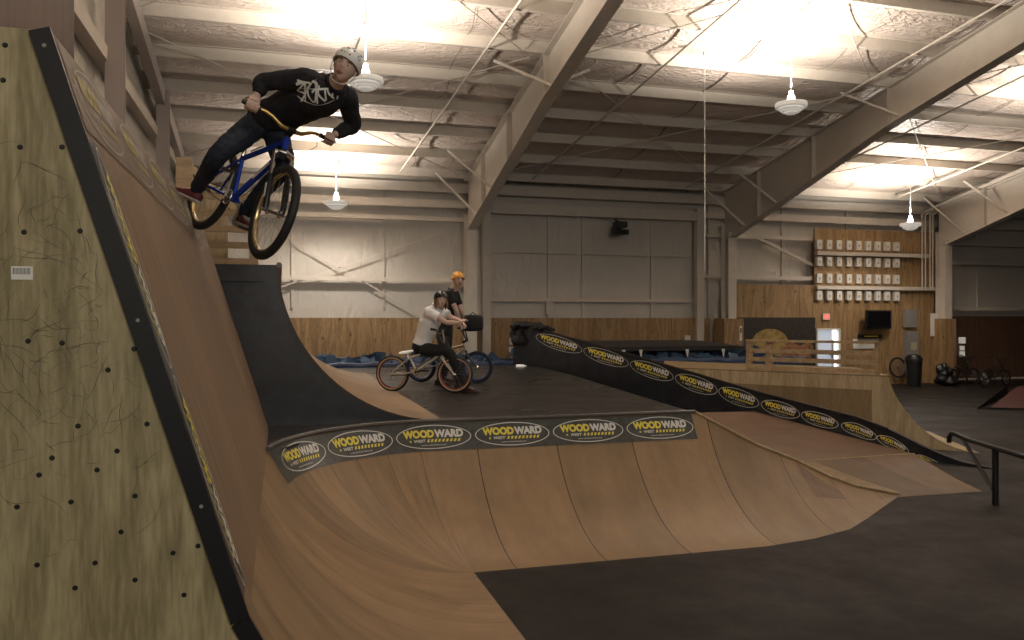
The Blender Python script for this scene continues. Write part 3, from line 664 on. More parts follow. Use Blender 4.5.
q = MB(); q.prism([L0+ld*1.52+ln*.004+V((0,0,.2)), L0+ld*1.52+ln*.004+V((0,0,HP-.22)), L0+ld*5.1+ln*.004+V((0,0,HP-.22)), L0+ld*5.1+ln*.004+V((0,0,.2))], ln*.006); plabel(q.build('recessed_panel', M['ply_mid'], pf), 'darker recessed plywood panel')
rl = thing('lumber_railing', 'four board lumber railing along the edge of the pale plywood platform', 'railing', L0+ld*2.5+V((0,0,HP)))
ra, rb = L0+ld*1.42-ln*.05, L0+ld*3.62-ln*.05
for s, w_ in ((1.46,.07),(3.22,.12),(3.58,.10)):
    q = MB(); p = L0+ld*s-ln*.09; q.bar(p+V((0,0,HP+.02)), p+V((0,0,HP+.56)), w_, .08, up=ln); q.build('post', M['lumber'], rl)
for z in (.07,.22,.37,.545):
    q = MB(); q.bar(ra+V((0,0,HP+z)), rb+V((0,0,HP+z)), .035 if z < .5 else .12, .075 if z < .5 else .04); q.build('rail_board', M['lumber'], rl)
# ------------------------------------------------------------------ grind rail
gd = thing('grind_rail', 'black steel grind rail with a hooked end standing on the floor at right', 'grind rail', (7.53,6.87,0))
e0, e1 = V((7.77,7.86,.62)), V((6.75,4.9,.60)); dd = (e1-e0).normalized()
q = MB(); q.tube([e0+V((0,0,-.10))-dd*.02, e0+V((0,0,-.03))-dd*.01, e0+V((0,0,.015))+dd*.04, e0+V((0,0,.02))+dd*.12, e0+dd*.4, e1], .028, 10); q.build('top_tube', M['trim'], gd, smooth=True)
lf = V((7.50,6.9,0)); lt = e0+dd*((lf-e0).dot(dd)); 
q = MB(); q.tube([V((lt.x,lt.y,0)), lt], .032, 10); q.build('leg', M['trim'], gd, smooth=True)
q = MB(); q.tube([V((lt.x,lt.y,.12)), e0+dd*.3], .022, 10); q.build('brace', M['trim'], gd, smooth=True)
q = MB(); q.tube([V((e1.x,e1.y,0)), e1], .032, 10); q.build('leg', M['trim'], gd, smooth=True)
# red topped ramp corner at far right
q = MB(); q.prism([(16.2,13.2,.01),(21,11.5,.01),(22,17,.01)], (0,0,.14)); rr_ = thing('low_red_ramp', 'low ramp with a dull red top on the dark floor at the far right', 'skate ramp', (18,14,0))
M['redtop'] = mat('red_top', (.07,.022,.018), .6)
q = MB(); q.add([(15.2,14.3,.015),(21,11.2,.02),(23,15.2,.26),(18.6,16.6,.26)], [(0,1,2,3)]); q.build('ramp_top', M['redtop'], rr_)
q = MB(); q.add([(15.0,14.4,.01),(21.1,11.0,.01),(21.1,11.0,.05),(15.0,14.4,.05)], [(0,1,2,3)]); q.add([(15.0,14.4,.0),(18.5,16.8,0),(18.5,16.8,.27),(15.0,14.4,.03)],[(0,1,2,3)]); q.build('edge', M['trim'], rr_)

# ------------------------------------------------------------------ foam pits
pit = thing('foam_pit', 'blue tarped foam pit along the back wall', 'foam pit', (6, 18.7, 0))
q = MB(); q.box((5.15, 17.35, .5), (14.8, .1, 1.0)); q.box((5.15,20.2,.5),(14.6,.05,1.0)); q.box((12.6,18.9,.4),(.1,3.3,.8)); q.build('pit_wall', M['tarp'], pit)
q = MB(); q.grid(lambda u, v: V((-2.25+14.7*u, 17.4+2.8*v, .86+.10*noise.noise(V((u*14,v*4,0))))), 60, 14); q.build('pit_filling', M['foam2'], pit)
q = MB(); q.tube([(-2.3+15*k/60, 17.38+.03*math.sin(k*1.7), 1.02+.025*math.sin(k*2.3)) for k in range(61)], .07, 8); q.build('padded_rim', M['tarp'], pit, smooth=True)
random.seed(11); FM = [M['foam'], M['foam2'], M['foam3']]; cubes = {}
q0 = []
for m in FM:
    q = MB(); q.box((0,0,0), (.24,.24,.24)); o = q.build('foam_cube', m); q0.append(o)
first = [True]*3
FCL = 'blue foam cube in the heap filling the foam pit'
def cube(x, y, z):
    k = random.choice((0,0,1,2)); o = q0[k] if first[k] else q0[k].copy()
    if not first[k]: C.objects.link(o)
    first[k] = False; o.location = (x,y,z); o.rotation_euler = [random.uniform(0,3) for _ in range(3)]; s = random.uniform(.85,1.25); o.scale = (s,s,s)
    tag(o, FCL, 'foam cube', 'foam cubes in the pit')
for k in range(44): cube(-.3+4.9*(k%22)/21+random.uniform(-.12,.12), 17.65+.45*(k//22)+random.uniform(-.1,.1), 1.0+.04*(k//22)+random.uniform(-.03,.07))
for k in range(110):
    i, j = k % 22, k//22; cube(5.7+6.6*i/21+random.uniform(-.13,.13), 17.7+.40*j+random.uniform(-.1,.1), .96+.05*j+random.uniform(-.05,.08))
mt = thing('landing_mat', 'large black landing mat lying over the foam pit', 'mat', (8.6,19,1.3))
q = MB(); q.loft([((8.95, 17.9+2.2*k/6, 1.30+.10*math.sin(k/6*PI*.6)), (2.35-.12*k/2,0,0), (0,0,.055)) for k in range(7)], 24, power=6); q.build('mat_top', M['padtop'], mt, smooth=True)
q = MB()
for x in (7.9, 8.35, 9.6, 10.6): q.prism([(x,17.86,1.28),(x+.10,17.86,1.28),(x+.06,17.85,1.06)], (0,-.01,0))
q.build('torn_tape', M['white'], mt)
# ------------------------------------------------------------------ wall things
for r_, z in enumerate((4.28,3.77,3.26,2.74)):
    for c_ in range(9):
        x = 15.62+.352*c_
        if r_ == 0 and c_ == 0:
            q = MB(); q.box((0,0,0), (.18,.09,.28)); q.box((0,-.047,-.01), (.135,.006,.22)); src = q.build('wall_box', M['white']); 
            q = MB(); q.box((0,-.052,-.01), (.035,.006,.07)); q.build('emblem', M['steelgrey'], src)
            o = src
        else: o = dup(src)
        o.location = (x, 20.735, z)
        words_ = ['leftmost','second','third','fourth','fifth','sixth','seventh','eighth','rightmost']
        tag(o, 'small white box, %s in the %s row on the plywood wall' % (words_[c_]+(' from left' if 0 < c_ < 8 else ''), ['top','second','third','bottom'][r_]), 'box', 'small white boxes in rows on the plywood wall')
for z, x1, lb in ((4.01,19.6,'long white metal strip under the top row of small white boxes'), (2.98,19.9,'long white metal strip above the bottom row of small white boxes')):
    q = MB(); q.box(((15.5+x1)/2, 20.70, z), (x1-15.5, .12, .11)); tag(q.build('metal_strip', M['steel']), lb, 'rail')
for k, x in enumerate((19.30,19.42,19.6,19.7)):
    q = MB(); q.tube([(x,20.6,2.95),(x,20.6,5.3),(x+.1,20.2,5.5),(x+.15,17,roof_z(17)-.3)], .022, 8)
    tag(q.build('conduit_pipe', M['steel'], smooth=True), 'vertical conduit pipe right of the white boxes, %s of four' % ['leftmost','second','third','rightmost'][k], 'pipe', 'conduit pipes beside the box grid')
t = thing('television', 'black flat television on the plywood wall', 'television', (17.45,20.6,2.2))
q = MB(); q.prism([(16.98,20.35,1.70),(18.1,20.55,1.74),(18.16,20.62,2.30),(17.08,20.42,2.30)], (.0,.06,0)); q.build('cabinet', M['blackp'], t)
q = MB(); q.prism([(17.04,20.345,1.75),(18.04,20.54,1.79),(18.09,20.60,2.25),(17.13,20.41,2.26)], (0,-.004,0)); q.build('screen', mat('screen', (.004,.004,.005), .12), t)
q = MB(); q.bar((17.6,20.55,2.0),(17.6,20.8,2.0), .1,.1); q.build('bracket', M['blackp'], t)
q = MB(); q.box((17.45,20.72,1.50), (.80,.1,.11)); q.box((17.45,20.665,1.50),(.5,.01,.035),mi=1); tag(q.build('sign_strip', [M['blackp'], M['yellow']]), 'narrow black strip with yellow marks under the television', 'sign')
q = MB(); q.box((17.36,20.79,1.27), (.95,.02,.3)); tag(q.build('white_board', M['white']), 'blank white panel low on the wall under the television', 'board')
t = thing('breaker_cabinet', 'grey electrical panel with a pale label left of the steel column', 'electrical panel', (18.9,20.75,1))
q = MB(); q.box((19.02,20.75,.98), (.46,.12,1.35)); q.build('cabinet', M['steelgrey'], t); q = MB(); q.box((19.06,20.685,1.18),(.22,.01,.24)); q.build('paper_label', mat('label_tan',(.45,.40,.28)), t)
q = MB(); q.box((18.98,20.75,2.05), (.44,.12,.56)); tag(q.build('electrical_box', M['steelgrey']), 'small square grey electrical box above the tall grey panel', 'electrical box')
q = MB(); q.box((19.85,20.7,1.85), (.2,.1,.72)); tag(q.build('wall_cabinet', M['white']), 'narrow white upright box on the wall left of the third column', 'box')
# exit sign
t = thing('exit_sign', 'small lit red sign above the bright glazed door', 'sign', (15.85,20.75,2.3))
q = MB(); q.box((15.9,20.78,2.10), (.24,.06,.19)); q.build('housing', M['white'], t)
q = MB(); q.box((15.9,20.745,2.10), (.19,.01,.14)); q.build('lit_face', mat('red_lit', (.7,.15,.12), .5, emit=(1,.22,.18), power=.55), t)
ev, ef, ew, eh = glyphs('EXIT', .1); k = .14/ew
q = MB(); q.add([(15.83+x*k, 20.738, 2.10-eh*k/2+y*k) for x, y in ev], ef); q.build('lettering', mat('sign_letters', (.8,.35,.3), .5, emit=(1,.45,.4), power=.6), t, fix=False)
# glazed door
q = MB(); q.box((15.45,20.80,1.85),(.07,.08,.0)); 
for c_, s_ in (((15.56,20.77,.85),(.05,.1,1.75)),((16.36,20.77,.85),(.07,.1,1.75)),((15.95,20.77,1.72),(.85,.1,.05)),((15.95,20.77,.02),(.85,.1,.06)),((16.14,20.775,.7),(.04,.07,1.4))): q.box(c_, s_)
dr = struct('door_2', q, M['white'])
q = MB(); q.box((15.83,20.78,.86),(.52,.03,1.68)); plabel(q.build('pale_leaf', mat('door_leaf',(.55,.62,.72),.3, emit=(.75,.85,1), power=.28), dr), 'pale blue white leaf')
q = MB(); q.box((16.21,20.78,.86),(.15,.03,1.68)); plabel(q.build('daylit_glass', mat('door_glass',(.9,.95,1),.2, emit=(.9,.95,1), power=2.2), dr), 'glass strip bright with daylight')
q = MB(); q.box((16.07,20.70,.95),(.03,.06,.2)); q.box((16.14,20.72,.95),(.3,.03,.04)); q.build('door_handle', M['steelgrey'], dr)
# dark mural board and its painted crest
t = thing('mural_board', 'dark board painted with a yellow crest and reddish scrolls on the back wall', 'mural', (14,20.7,1.2))
q = MB(); q.box((14.05,20.79,1.15), (2.95,.03,1.85)); q.build('board', mat('mural_dark',(.02,.016,.013),.6,noise=(9,(.05,.04,.03),.1)), t)
M['scroll'] = mat('mural_scroll', (.16,.045,.025), .6, noise=(8,(.40,.24,.12),0)); M['crest'] = mat('mural_crest', (.42,.31,.10), .6, noise=(7,(.20,.12,.04),0))
q = MB(); q.prism([(13.95+.62*math.cos(a*PI/20), 20.765, 1.30+.44*math.sin(a*PI/20)) for a in range(21)] + [(13.55,20.765,1.1),(13.7,20.765,.6),(14.2,20.765,.6),(14.35,20.765,1.1)], (0,-.012,0)); plabel(q.build('painted_crest', M['crest'], t), 'yellow half-round crest')
for sx in (-1, 1):
    q = MB(); q.prism([(13.95+sx*(.35+x), 20.76, z) for x, z in ((0,1.1),(.35,1.35),(.7,1.22),(1.0,1.4),(1.15,1.15),(.95,1.05),(1.1,.85),(.7,.9),(.3,.62),(0,.7))], (0,-.01,0)); plabel(q.build('painted_scroll', M['scroll'], t), 'reddish brown scroll')
# small things on walls near doors
q = MB(); q.box((4.9,20.78,.0+1.45),(.12,.02,.14)); q.box((6.02,20.80,1.42),(.18,.08,.16)); q.box((5.98,20.80,1.20),(.16,.08,.14)); tag(q.build('socket_box', M['white']), 'white wall sockets left of the black sloping ledge', 'socket')
q = MB(); q.box((11.25,20.80,1.48),(.16,.06,.16)); tag(q.build('wall_socket', M['white']), 'white wall socket right end of the plywood under the wide door', 'socket')
t = thing('wall_pointer', 'small white and red upright sticker on the plywood casing of the column', 'sticker', (12.5,20.2,1.6))
q = MB(); q.box((12.62,20.21,1.62),(.07,.01,.42)); q.build('strip', M['white'], t); q = MB(); q.box((12.62,20.203,1.70),(.04,.006,.14)); q.build('red_mark', M['redtop'], t)
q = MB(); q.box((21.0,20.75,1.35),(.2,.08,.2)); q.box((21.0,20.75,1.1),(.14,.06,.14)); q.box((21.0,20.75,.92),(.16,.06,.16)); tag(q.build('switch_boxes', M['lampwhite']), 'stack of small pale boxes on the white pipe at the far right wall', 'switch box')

# ------------------------------------------------------------------ bicycles
def basis(f, u):
    f = V(f).normalized(); l = V(u).cross(f).normalized(); u = f.cross(l).normalized()
    return Matrix((f, l, u)).transposed()
def cv(lat, d, z): return RT*lat + FW*d + UP*z
def bicycle(label, O, f, u, p, steer=0, crank=0):
    """O rear hub in the hall; local x forward, y rider's left, z up"""
    Bm = basis(f, u); root = bpy.data.objects.new('bicycle', None); C.objects.link(root)
    root.matrix_basis = Matrix.Translation(O) @ Bm.to_4x4(); tag(root, label, 'bicycle', 'bicycles of the three riders'); root.empty_display_size = .1
    Rw, tr, wb = p['R'], p['tr'], p['wb']
    ht, hb = V(p['ht']), V(p['hb']); ax = (ht-hb).normalized(); SR = Matrix.Rotation(steer, 3, ax)
    def turn(v): return hb + SR @ (V(v)-hb)
    def put(q, name, m, par=None, st=False, smooth=True):
        if st: q.v = [turn(v) for v in q.v]
        o = q.build(name, m, None, smooth=smooth); o.parent = par or root; return o
    def wheel(c, name, st):
        c = V(c); q = MB(); n = 44
        q.tube([c+V((math.cos(k*2*PI/n),0,math.sin(k*2*PI/n)))*(Rw-tr) for k in range(n)], tr, 12, closed=True); w_ = put(q, name, p['tire'], st=st)
        plabel(w_, 'black tyre')
        if p.get('wall'):
            q = MB()
            for s in (-1,1): q.tube([c+V((math.cos(k*2*PI/n)*(Rw-tr*1.45),s*tr*.80,math.sin(k*2*PI/n)*(Rw-tr*1.45))) for k in range(n)], tr*.42, 6, closed=True)
            plabel(put(q, 'sidewall', p['wall'], w_, st), 'tan tyre sidewall')
        q = MB(); q.tube([c+V((math.cos(k*2*PI/n),0,math.sin(k*2*PI/n)))*(Rw-tr*2.05) for k in range(n)], .012, 8, closed=True, flat=1.25, flatdir=(1,0,0)); put(q, 'rim', p['rim'], w_, st)
        q = MB(); q.lathe([(.012,-.055),(.026,-.05),(.026,-.035),(.015,-.03),(.015,.03),(.026,.035),(.026,.05),(.012,.055)], c, (0,1,0), 14); put(q, 'hub', p['metal'], w_, st)
        q = MB()
        for k in range(28):
            a = 2*PI*k/28; b = a + (.35 if k % 4 < 2 else -.35); s = 1 if k % 2 else -1
            q.tube([c+V((math.cos(b)*.022, s*.04, math.sin(b)*.022)), c+V((math.cos(a)*(Rw-tr*2.1), 0, math.sin(a)*(Rw-tr*2.1)))], p.get('sp', .0011), 4, cap=False)
        put(q, 'spokes', p['spoke'], w_, st)
        return w_
    rear = V((0,0,0)); fr = V((wb,0,0)); bb = V(p['bb']); stt = V(p['st'])
    wheel(rear, 'rear_wheel', False); wheel(fr, 'front_wheel', True)
    q = MB(); t = p['t']
    q.tube([bb, stt], t*.85, 10); q.tube([stt-V((0,0,.02)), ht-ax*.02], t, 10); q.tube([bb, hb+ax*.02], t*1.15, 10); q.tube([hb-ax*.005, ht+ax*.005], t*1.25, 12)
    q.tube([bb+V((0,-.035,0)), bb+V((0,.035,0))], t*1.3, 12)
    for s in (-1,1):
        q.tube([bb+V((0,s*.03,0)), V((.16,s*.05,0)), V((0,s*.065,0))], t*.6, 8); q.tube([stt+V((0,s*.01,-.03)), V((.10,s*.045,(stt.z-.02)*.42)), V((0,s*.065,0))], t*.5, 8)
        q.box((-.005,s*.065,0), (.05,.006,.04))
    put(q, 'frame', p['frame'])
    if p.get('decal'):
        for s in (-1,1):
            q = MB(); m0, m1 = bb.lerp(hb,.45), bb.lerp(hb,.78); q.bar(m0+V((0,s*(t*1.15+.0005),0)), m1+V((0,s*(t*1.15+.0005),0)), .003, .018); put(q, 'frame_decal', p['decal']); q = MB()
            m0, m1 = stt.lerp(ht,.25), stt.lerp(ht,.55); q.bar(m0+V((0,s*(t+.0005),0)), m1+V((0,s*(t+.0005),0)), .003, .014)
            put(q, 'frame_decal', p['decal'])
    # saddle
    sa = V(p['seat']); q = MB(); sdir = V((1,0,p.get('nose',.1))).normalized(); su = V((-sdir.z,0,sdir.x))
    q.loft([(sa+sdir*x, V((0,w_,0)), su*h) for x, w_, h in ((a_*p.get('ss',1), b_*p.get('ss',1), c_*p.get('ss',1)) for a_, b_, c_ in ((-.115,.01,.008),(-.11,.05,.018),(-.07,.066,.024),(-.01,.05,.024),(.06,.026,.02),(.12,.02,.017),(.145,.014,.012),(.15,.004,.004)))], 16)
    o = put(q, 'saddle', p['saddle']); q = MB(); q.tube([stt-V((0,0,.03)), sa-V((0,0,.02))], .0135, 10); q.tube([sa+V((-.05,.02,-.02)), sa+V((.05,.02,-.03))], .004, 6); q.tube([sa+V((-.05,-.02,-.02)), sa+V((.05,-.02,-.03))], .004, 6); put(q, 'seat_post', p['metal'])
    # fork
    crown = hb-ax*.02
    side = .062 if p.get('susp') else .05
    q = MB()
    if p.get('susp'):
        for s in (-1,1): q.tube([crown+V((0,s*side,.02)), (crown.lerp(fr,.45))+V((0,s*side,0))], .016, 12)
        q.tube([crown+V((.0,-side,.012)), crown+V((.02,0,.03)), crown+V((0,side,.012))], .023, 10); f_ = plabel(put(q, 'fork', p['metal'], st=True), 'suspension fork')
        q = MB()
        for s in (-1,1): q.tube([crown.lerp(fr,.38)+V((0,s*side,0)), crown.lerp(fr,.42)+V((0,s*side,0)), fr+V((-.012,s*side,.03)), fr+V((0,s*side,-.01))], [.021,.0225,.020,.014], 12)
        a = crown.lerp(fr,.38); q.tube([a+V((0,-side,0)), a+V((.06,-.03,.035)), a+V((.075,0,.045)), a+V((.06,.03,.035)), a+V((0,side,0))], .011, 8); put(q, 'fork_lowers', p['fork'], f_, True)
        q = MB()
        for s in (-1,1):
            b0, b1 = crown.lerp(fr,.55), crown.lerp(fr,.80); q = MB()
            q.bar(b0+V((0,s*(side+.022),0)), b1+V((0,s*(side+.022),0)), .003,.02)
            put(q, 'fork_decal', p['whitep'], f_, True)
        q = MB(); q.box(crown+V((.045,-.03,-.0)), (.05,.05,.045)); put(q, 'brake_light' if False else 'fork_cap', p['blk'], f_, True)
    else:
        for s in (-1,1): q.tube([crown+V((0,s*.02,0)), crown+V((.008,s*side,-.03)), crown.lerp(fr,.6)+V((-.01,s*side,0)), fr+V((0,s*side,0))], [.016,.016,.013,.011], 10)
        q.tube([crown+V((0,-.045,-.012)), crown+V((0,.045,-.012))], .018, 10); f_ = put(q, 'fork', p['fork'], st=True)
    q = MB(); q.tube([fr+V((0,-side-.025,0)), fr+V((0,side+.025,0))], .010, 8); put(q, 'axle', p['metal'], f_, True)
    # stem and bar
    bc = V(p['bar']); q = MB(); q.tube([ht, ht+ax*.045], t*1.1, 12); q.bar(ht+ax*.03, bc, .045, .034); q.tube([bc+V((0,-.028,0)), bc+V((0,.028,0))], .02, 12); put(q, 'stem', p['blk'], st=True)
    bw, rise, back = p['bw'], p['rise'], p['back']; ba = ax
    def bpt(y, r, b): return bc + V((0,y,0)) + ba*r + V((-b,0,0))
    q = MB()
    if rise > .12:
        q.tube([bpt(-bw,rise,back), bpt(-bw*.52,rise*.97,back*.5), bpt(-bw*.46,rise*.9,back*.4), bpt(-bw*.2,rise*.05,0), bpt(-bw*.12,0,0), bpt(bw*.12,0,0), bpt(bw*.2,rise*.05,0), bpt(bw*.46,rise*.9,back*.4), bpt(bw*.52,rise*.97,back*.5), bpt(bw,rise,back)], .011, 10)
        q.tube([bpt(-bw*.40,rise*.7,back*.3), bpt(bw*.40,rise*.7,back*.3)], .009, 8)
    else:
        q.tube([bpt(-bw,rise,back), bpt(-bw*.55,rise*.95,back*.45), bpt(-bw*.42,rise*.75,back*.2), bpt(-bw*.22,rise*.08,0), bpt(-bw*.12,0,0), bpt(bw*.12,0,0), bpt(bw*.22,rise*.08,0), bpt(bw*.42,rise*.75,back*.2), bpt(bw*.55,rise*.95,back*.45), bpt(bw,rise,back)], [.011,.0115,.012,.014,.0155,.0155,.014,.012,.0115,.011], 12)
    bar = put(q, 'handlebar', p['barm'], st=True); grips = []
    for s in (-1,1):
        q = MB(); g0, g1 = bpt(s*bw,rise,back), bpt(s*bw*.66,rise*.98,back*.68); q.tube([g0+(g0-g1).normalized()*.008, g0, g1, g1+(g1-g0)*.02], [.012,.0165,.0165,.019], 12); put(q, 'grip', p['blk'], bar, True)
        grips.append((root.matrix_basis @ turn(g0), root.matrix_basis @ turn(g1)))
    if p.get('cable'):
        q = MB(); q.tube([turn(bpt(.2,rise,back*.5)), turn(bpt(.17,rise-.10,-.08)), turn(bpt(.10,rise-.16,-.13)), turn(crown+V((.03,-.02,.05))), crown.lerp(bb,.3)+V((0,.04,-.02)), bb+V((0,.05,.03))], .0028, 6); put(q, 'brake_cable', p['blk'])
        q = MB(); q.tube([turn(bpt(.21,rise,back*.5)+V((.02,0,0))), turn(bpt(.24,rise-.01,back*.5-.05)), turn(bpt(.31,rise-.015,back*.5-.045))], .005, 6); put(q, 'brake_lever', p['blk'], bar)
    # cranks
    q = MB(); ro = p['spr']; q.tube([bb+V((math.cos(k*PI/10)*ro,-.045,math.sin(k*PI/10)*ro)) for k in range(20)], .006, 6, closed=True)
    for k in range(5): q.bar(bb+V((0,-.045,0)), bb+V((math.cos(k*2*PI/5)*ro,-.045,math.sin(k*2*PI/5)*ro)), .006,.014)
    put(q, 'chainring', p['metal'], smooth=False)
    ca = V((math.cos(crank),0,math.sin(crank))); ped = {}
    for s in (-1,1):
        e = bb + V((0,s*.075,0)) + ca*(.172*(-s)); q = MB(); q.tube([bb+V((0,s*.03,0)), bb+V((0,s*.06,0)), e+V((0,-s*.005,0)), e+V((0,s*.015,0))], [.014,.014,.011,.012], 8); k_ = put(q, 'crank_arm', p['crankm'])
        pc = e+V((0,s*.065,0)); q = MB(); q.box(pc+V((-.047,0,0)), (.010,.095,.018)); q.box(pc+V((.047,0,0)), (.010,.095,.018)); q.box(pc+V((0,-.045,0)), (.1,.010,.018)); q.box(pc+V((0,.045,0)), (.1,.010,.018)); q.tube([e, pc+V((0,s*.045,0))], .009, 8)
        for a in (-.04,-.015,.015,.04):
            for b in (-.045,.045): q.box(pc+V((b,a,.0)), (.005,.005,.028))
        put(q, 'pedal', p['pedal'], k_, smooth=False); ped[s] = root.matrix_basis @ pc
    q = MB(); r2 = .03
    loop = [bb+V((math.cos(a)*ro,-.045,math.sin(a)*ro)) for a in [PI/2-k*PI/8 for k in range(9)]] + [V((math.cos(a)*r2,-.045,math.sin(a)*r2)) for a in [-PI/2-k*PI/4 for k in range(5)]]
    q.tube(loop, .0045, 5, closed=True); put(q, 'chain', p['blk'])
    return root, grips, ped
chrome = mat('chrome', (.62,.60,.57), .22, 1); tire = mat('tyre_rubber', (.016,.016,.017), .62)
blkm = mat('satin_black', (.012,.012,.013), .35); gold = mat('gold_anodised', (.62,.42,.13), .28, .85); blue = mat('blue_frame_paint', (.015,.055,.42), .22, .25)
goldrim = mat('pale_gold_rim', (.72,.58,.30), .25, .7); silver = mat('silver_spoke', (.22,.21,.20), .35, .6)
dj = dict(R=.333, tr=.029, wb=1.04, bb=(.40,0,-.015), st=(.29,0,.30), ht=(.815,0,.50), hb=(.855,0,.395), seat=(.265,0,.425), nose=.25, bar=(.845,0,.565), bw=.345, rise=.06, back=.045, t=.019,
    tire=tire, rim=goldrim, spoke=silver, metal=chrome, frame=blue, fork=blkm, whitep=M['white'], saddle=blkm, blk=blkm, barm=gold, crankm=chrome, pedal=chrome, susp=True, cable=True, spr=.055, decal=M['white'])
F1 = cv(.66,-.70,-.27).normalized(); U1 = cv(.37,0,.93).normalized()
O1 = CAM + cv(-2.276, 6.1, 1.0)
bike1, grips1, ped1 = bicycle('blue dirt jump bicycle with gold handlebar and rims, in the air by the slanted ramp', O1, F1, U1, dj, steer=-.12, crank=PI/2)
rimred = mat('dark_red_rim', (.22,.03,.03), .35, .4); tan = mat('tan_sidewall', (.50,.36,.22), .7); pale = mat('pale_frame_paint', (.55,.52,.47), .3, .3)
rimblue = mat('blue_rim', (.03,.07,.32), .35, .4)
bm = dict(ss=.8, R=.254, tr=.025, wb=.93, bb=(.365,0,.03), st=(.255,0,.24), ht=(.72,0,.37), hb=(.745,0,.27), seat=(.20,0,.30), nose=.18, bar=(.765,0,.42), bw=.34, rise=.20, back=.03, t=.018,
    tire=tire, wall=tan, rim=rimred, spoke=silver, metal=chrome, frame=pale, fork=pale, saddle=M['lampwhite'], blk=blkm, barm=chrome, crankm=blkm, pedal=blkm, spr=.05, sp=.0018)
d2 = 11.25; zd = HD+.254
o2 = P(392.5, 371, d2); o2.z = zd; e2 = P(456, 371, d2-.28); e2.z = zd
bike2, grips2, ped2 = bicycle('pale framed bmx bicycle with tan tyre walls and red rims under the rider in white', o2, (e2-o2), UP, bm, steer=.12, crank=.15)
bm3 = dict(bm); bm3.update(wall=None, rim=rimblue, frame=mat('bare_metal_frame',(.45,.40,.34),.3,.6), fork=blkm, barm=blkm, saddle=blkm)
o3 = P(421, 367, 12.95); o3.z = zd; e3 = P(478.5, 366, 12.75); e3.z = zd
bike3, grips3, ped3 = bicycle('bmx bicycle with blue rims held by the rider in the orange helmet', o3, (e3-o3), UP, bm3, steer=.1, crank=-.5)

# ------------------------------------------------------------------ people
def fuse(q, name, m, parent, voxel=.006, sm=4, fold=0, fold_size=.09, seed=0):
    o = q.build(name, m, None)
    md = o.modifiers.new('r', 'REMESH'); md.mode = 'VOXEL'; md.voxel_size = voxel; md.use_smooth_shade = True
    md = o.modifiers.new('s', 'SMOOTH'); md.factor = .5; md.iterations = sm
    dg = bpy.context.evaluated_depsgraph_get(); me = bpy.data.meshes.new_from_object(o.evaluated_get(dg))
    if fold:
        me.update(); nr = [v.normal.copy() for v in me.vertices]
        for v, n in zip(me.vertices, nr):
            p = v.co/fold_size + V((seed,0,0)); a = noise.noise(p)+.5*noise.noise(V((p.x*1.1,p.y*1.1,p.z*2.6))*1.7); v.co += n*(a*fold)
    me.polygons.foreach_set('use_smooth', [True]*len(me.polygons)); me.update()
    old = o.data; o.data = me; o.modifiers.clear(); me.name = name; bpy.data.meshes.remove(old)
    if not me.materials: me.materials.append(m)
    if parent is not None: attach(o, parent)
    return o
def add_head(q, c, Bm, s=1.0):
    t = MB(); t.ball((0,0,0), 1.0, 56); g = math.exp
    for i, v in enumerate(t.v):
        u = v.normalized(); x, y, z = u.x*.094, u.y*.076, u.z*.115
        if u.z < 0: y *= 1-.30*(-u.z)**1.4; x *= 1+.05*(-u.z) if u.x > 0 else 1-.45*(-u.z)
        if u.x > 0:
            x += .026*g(-(u.y/.15)**2)*g(-((u.z+.16)/.15)**2)*(1.0 if u.z > -.2 else .8)
            x += .007*g(-((u.z-.20)/.09)**2)*g(-(u.y/.5)**2) + .011*g(-((u.z+.86)/.14)**2)*g(-(u.y/.3)**2)
            x -= .011*g(-((abs(u.y)-.36)/.15)**2-((u.z-.03)/.10)**2)
            x += .007*g(-((u.z+.46)/.05)**2-(u.y/.20)**2) + .007*g(-((u.z+.60)/.05)**2-(u.y/.18)**2) - .007*g(-((u.z+.53)/.03)**2-(u.y/.2)**2)
        t.v[i] = c + Bm @ (V((x,y,z))*s)
    q.add(t.v, t.f)
    for k in (-1,1): q.ball(c + Bm @ (V((-.008,k*.076,-.005))*s), V((.018,.009,.030))*s, 10, basis=Bm)
def grip_hand(q, wrist, g0, g1, up, s=1.0, n=8):
    """hand closed round a bar between g0 and g1; up is the side the palm lies on"""
    c = (g0+g1)/2; g = (g1-g0).normalized(); w_ = (wrist-c); e1 = (w_-g*w_.dot(g)).normalized(); e2 = g.cross(e1)
    if e2.dot(up) < 0: e2 = -e2
    def at(r, deg, off=0): a = math.radians(deg); return c + (e1*math.cos(a)+e2*math.sin(a))*r*s + g*off*s
    q.loft([(wrist, g*.026*s, e2*.020*s), (wrist.lerp(at(.046,50),.5), g*.034*s, e2*.019*s), (at(.046,55), g*.041*s, e2*.016*s), (at(.040,90), g*.042*s, (-e2+e1*.2)*.012*s)], 16, power=2.6)
    ln = (1.0,1.1,1.04,.84)
    for k in range(4):
        off = -.0345+.0232*k; L = ln[k]; pts = [at(.037,80,off), at(.041,112,off), at(.041,112+32*L,off), at(.038,112+74*L,off*.98), at(.033,112+112*L,off*.95), at(.029,112+146*L,off*.93)]
        q.tube(pts, [.0100*s,.0100*s,.0093*s,.0087*s,.008*s,.0062*s], n)
    tb = -.047 if (V(g).dot(wrist-c) < 9) else .047
    q.tube([wrist.lerp(c,.35)+g*.012*s, at(.043,30,-.036), at(.036,-20,-.046), at(.031,-70,-.040), at(.027,-110,-.030)], [.014*s,.0125*s,.0112*s,.010*s,.0075*s], n)
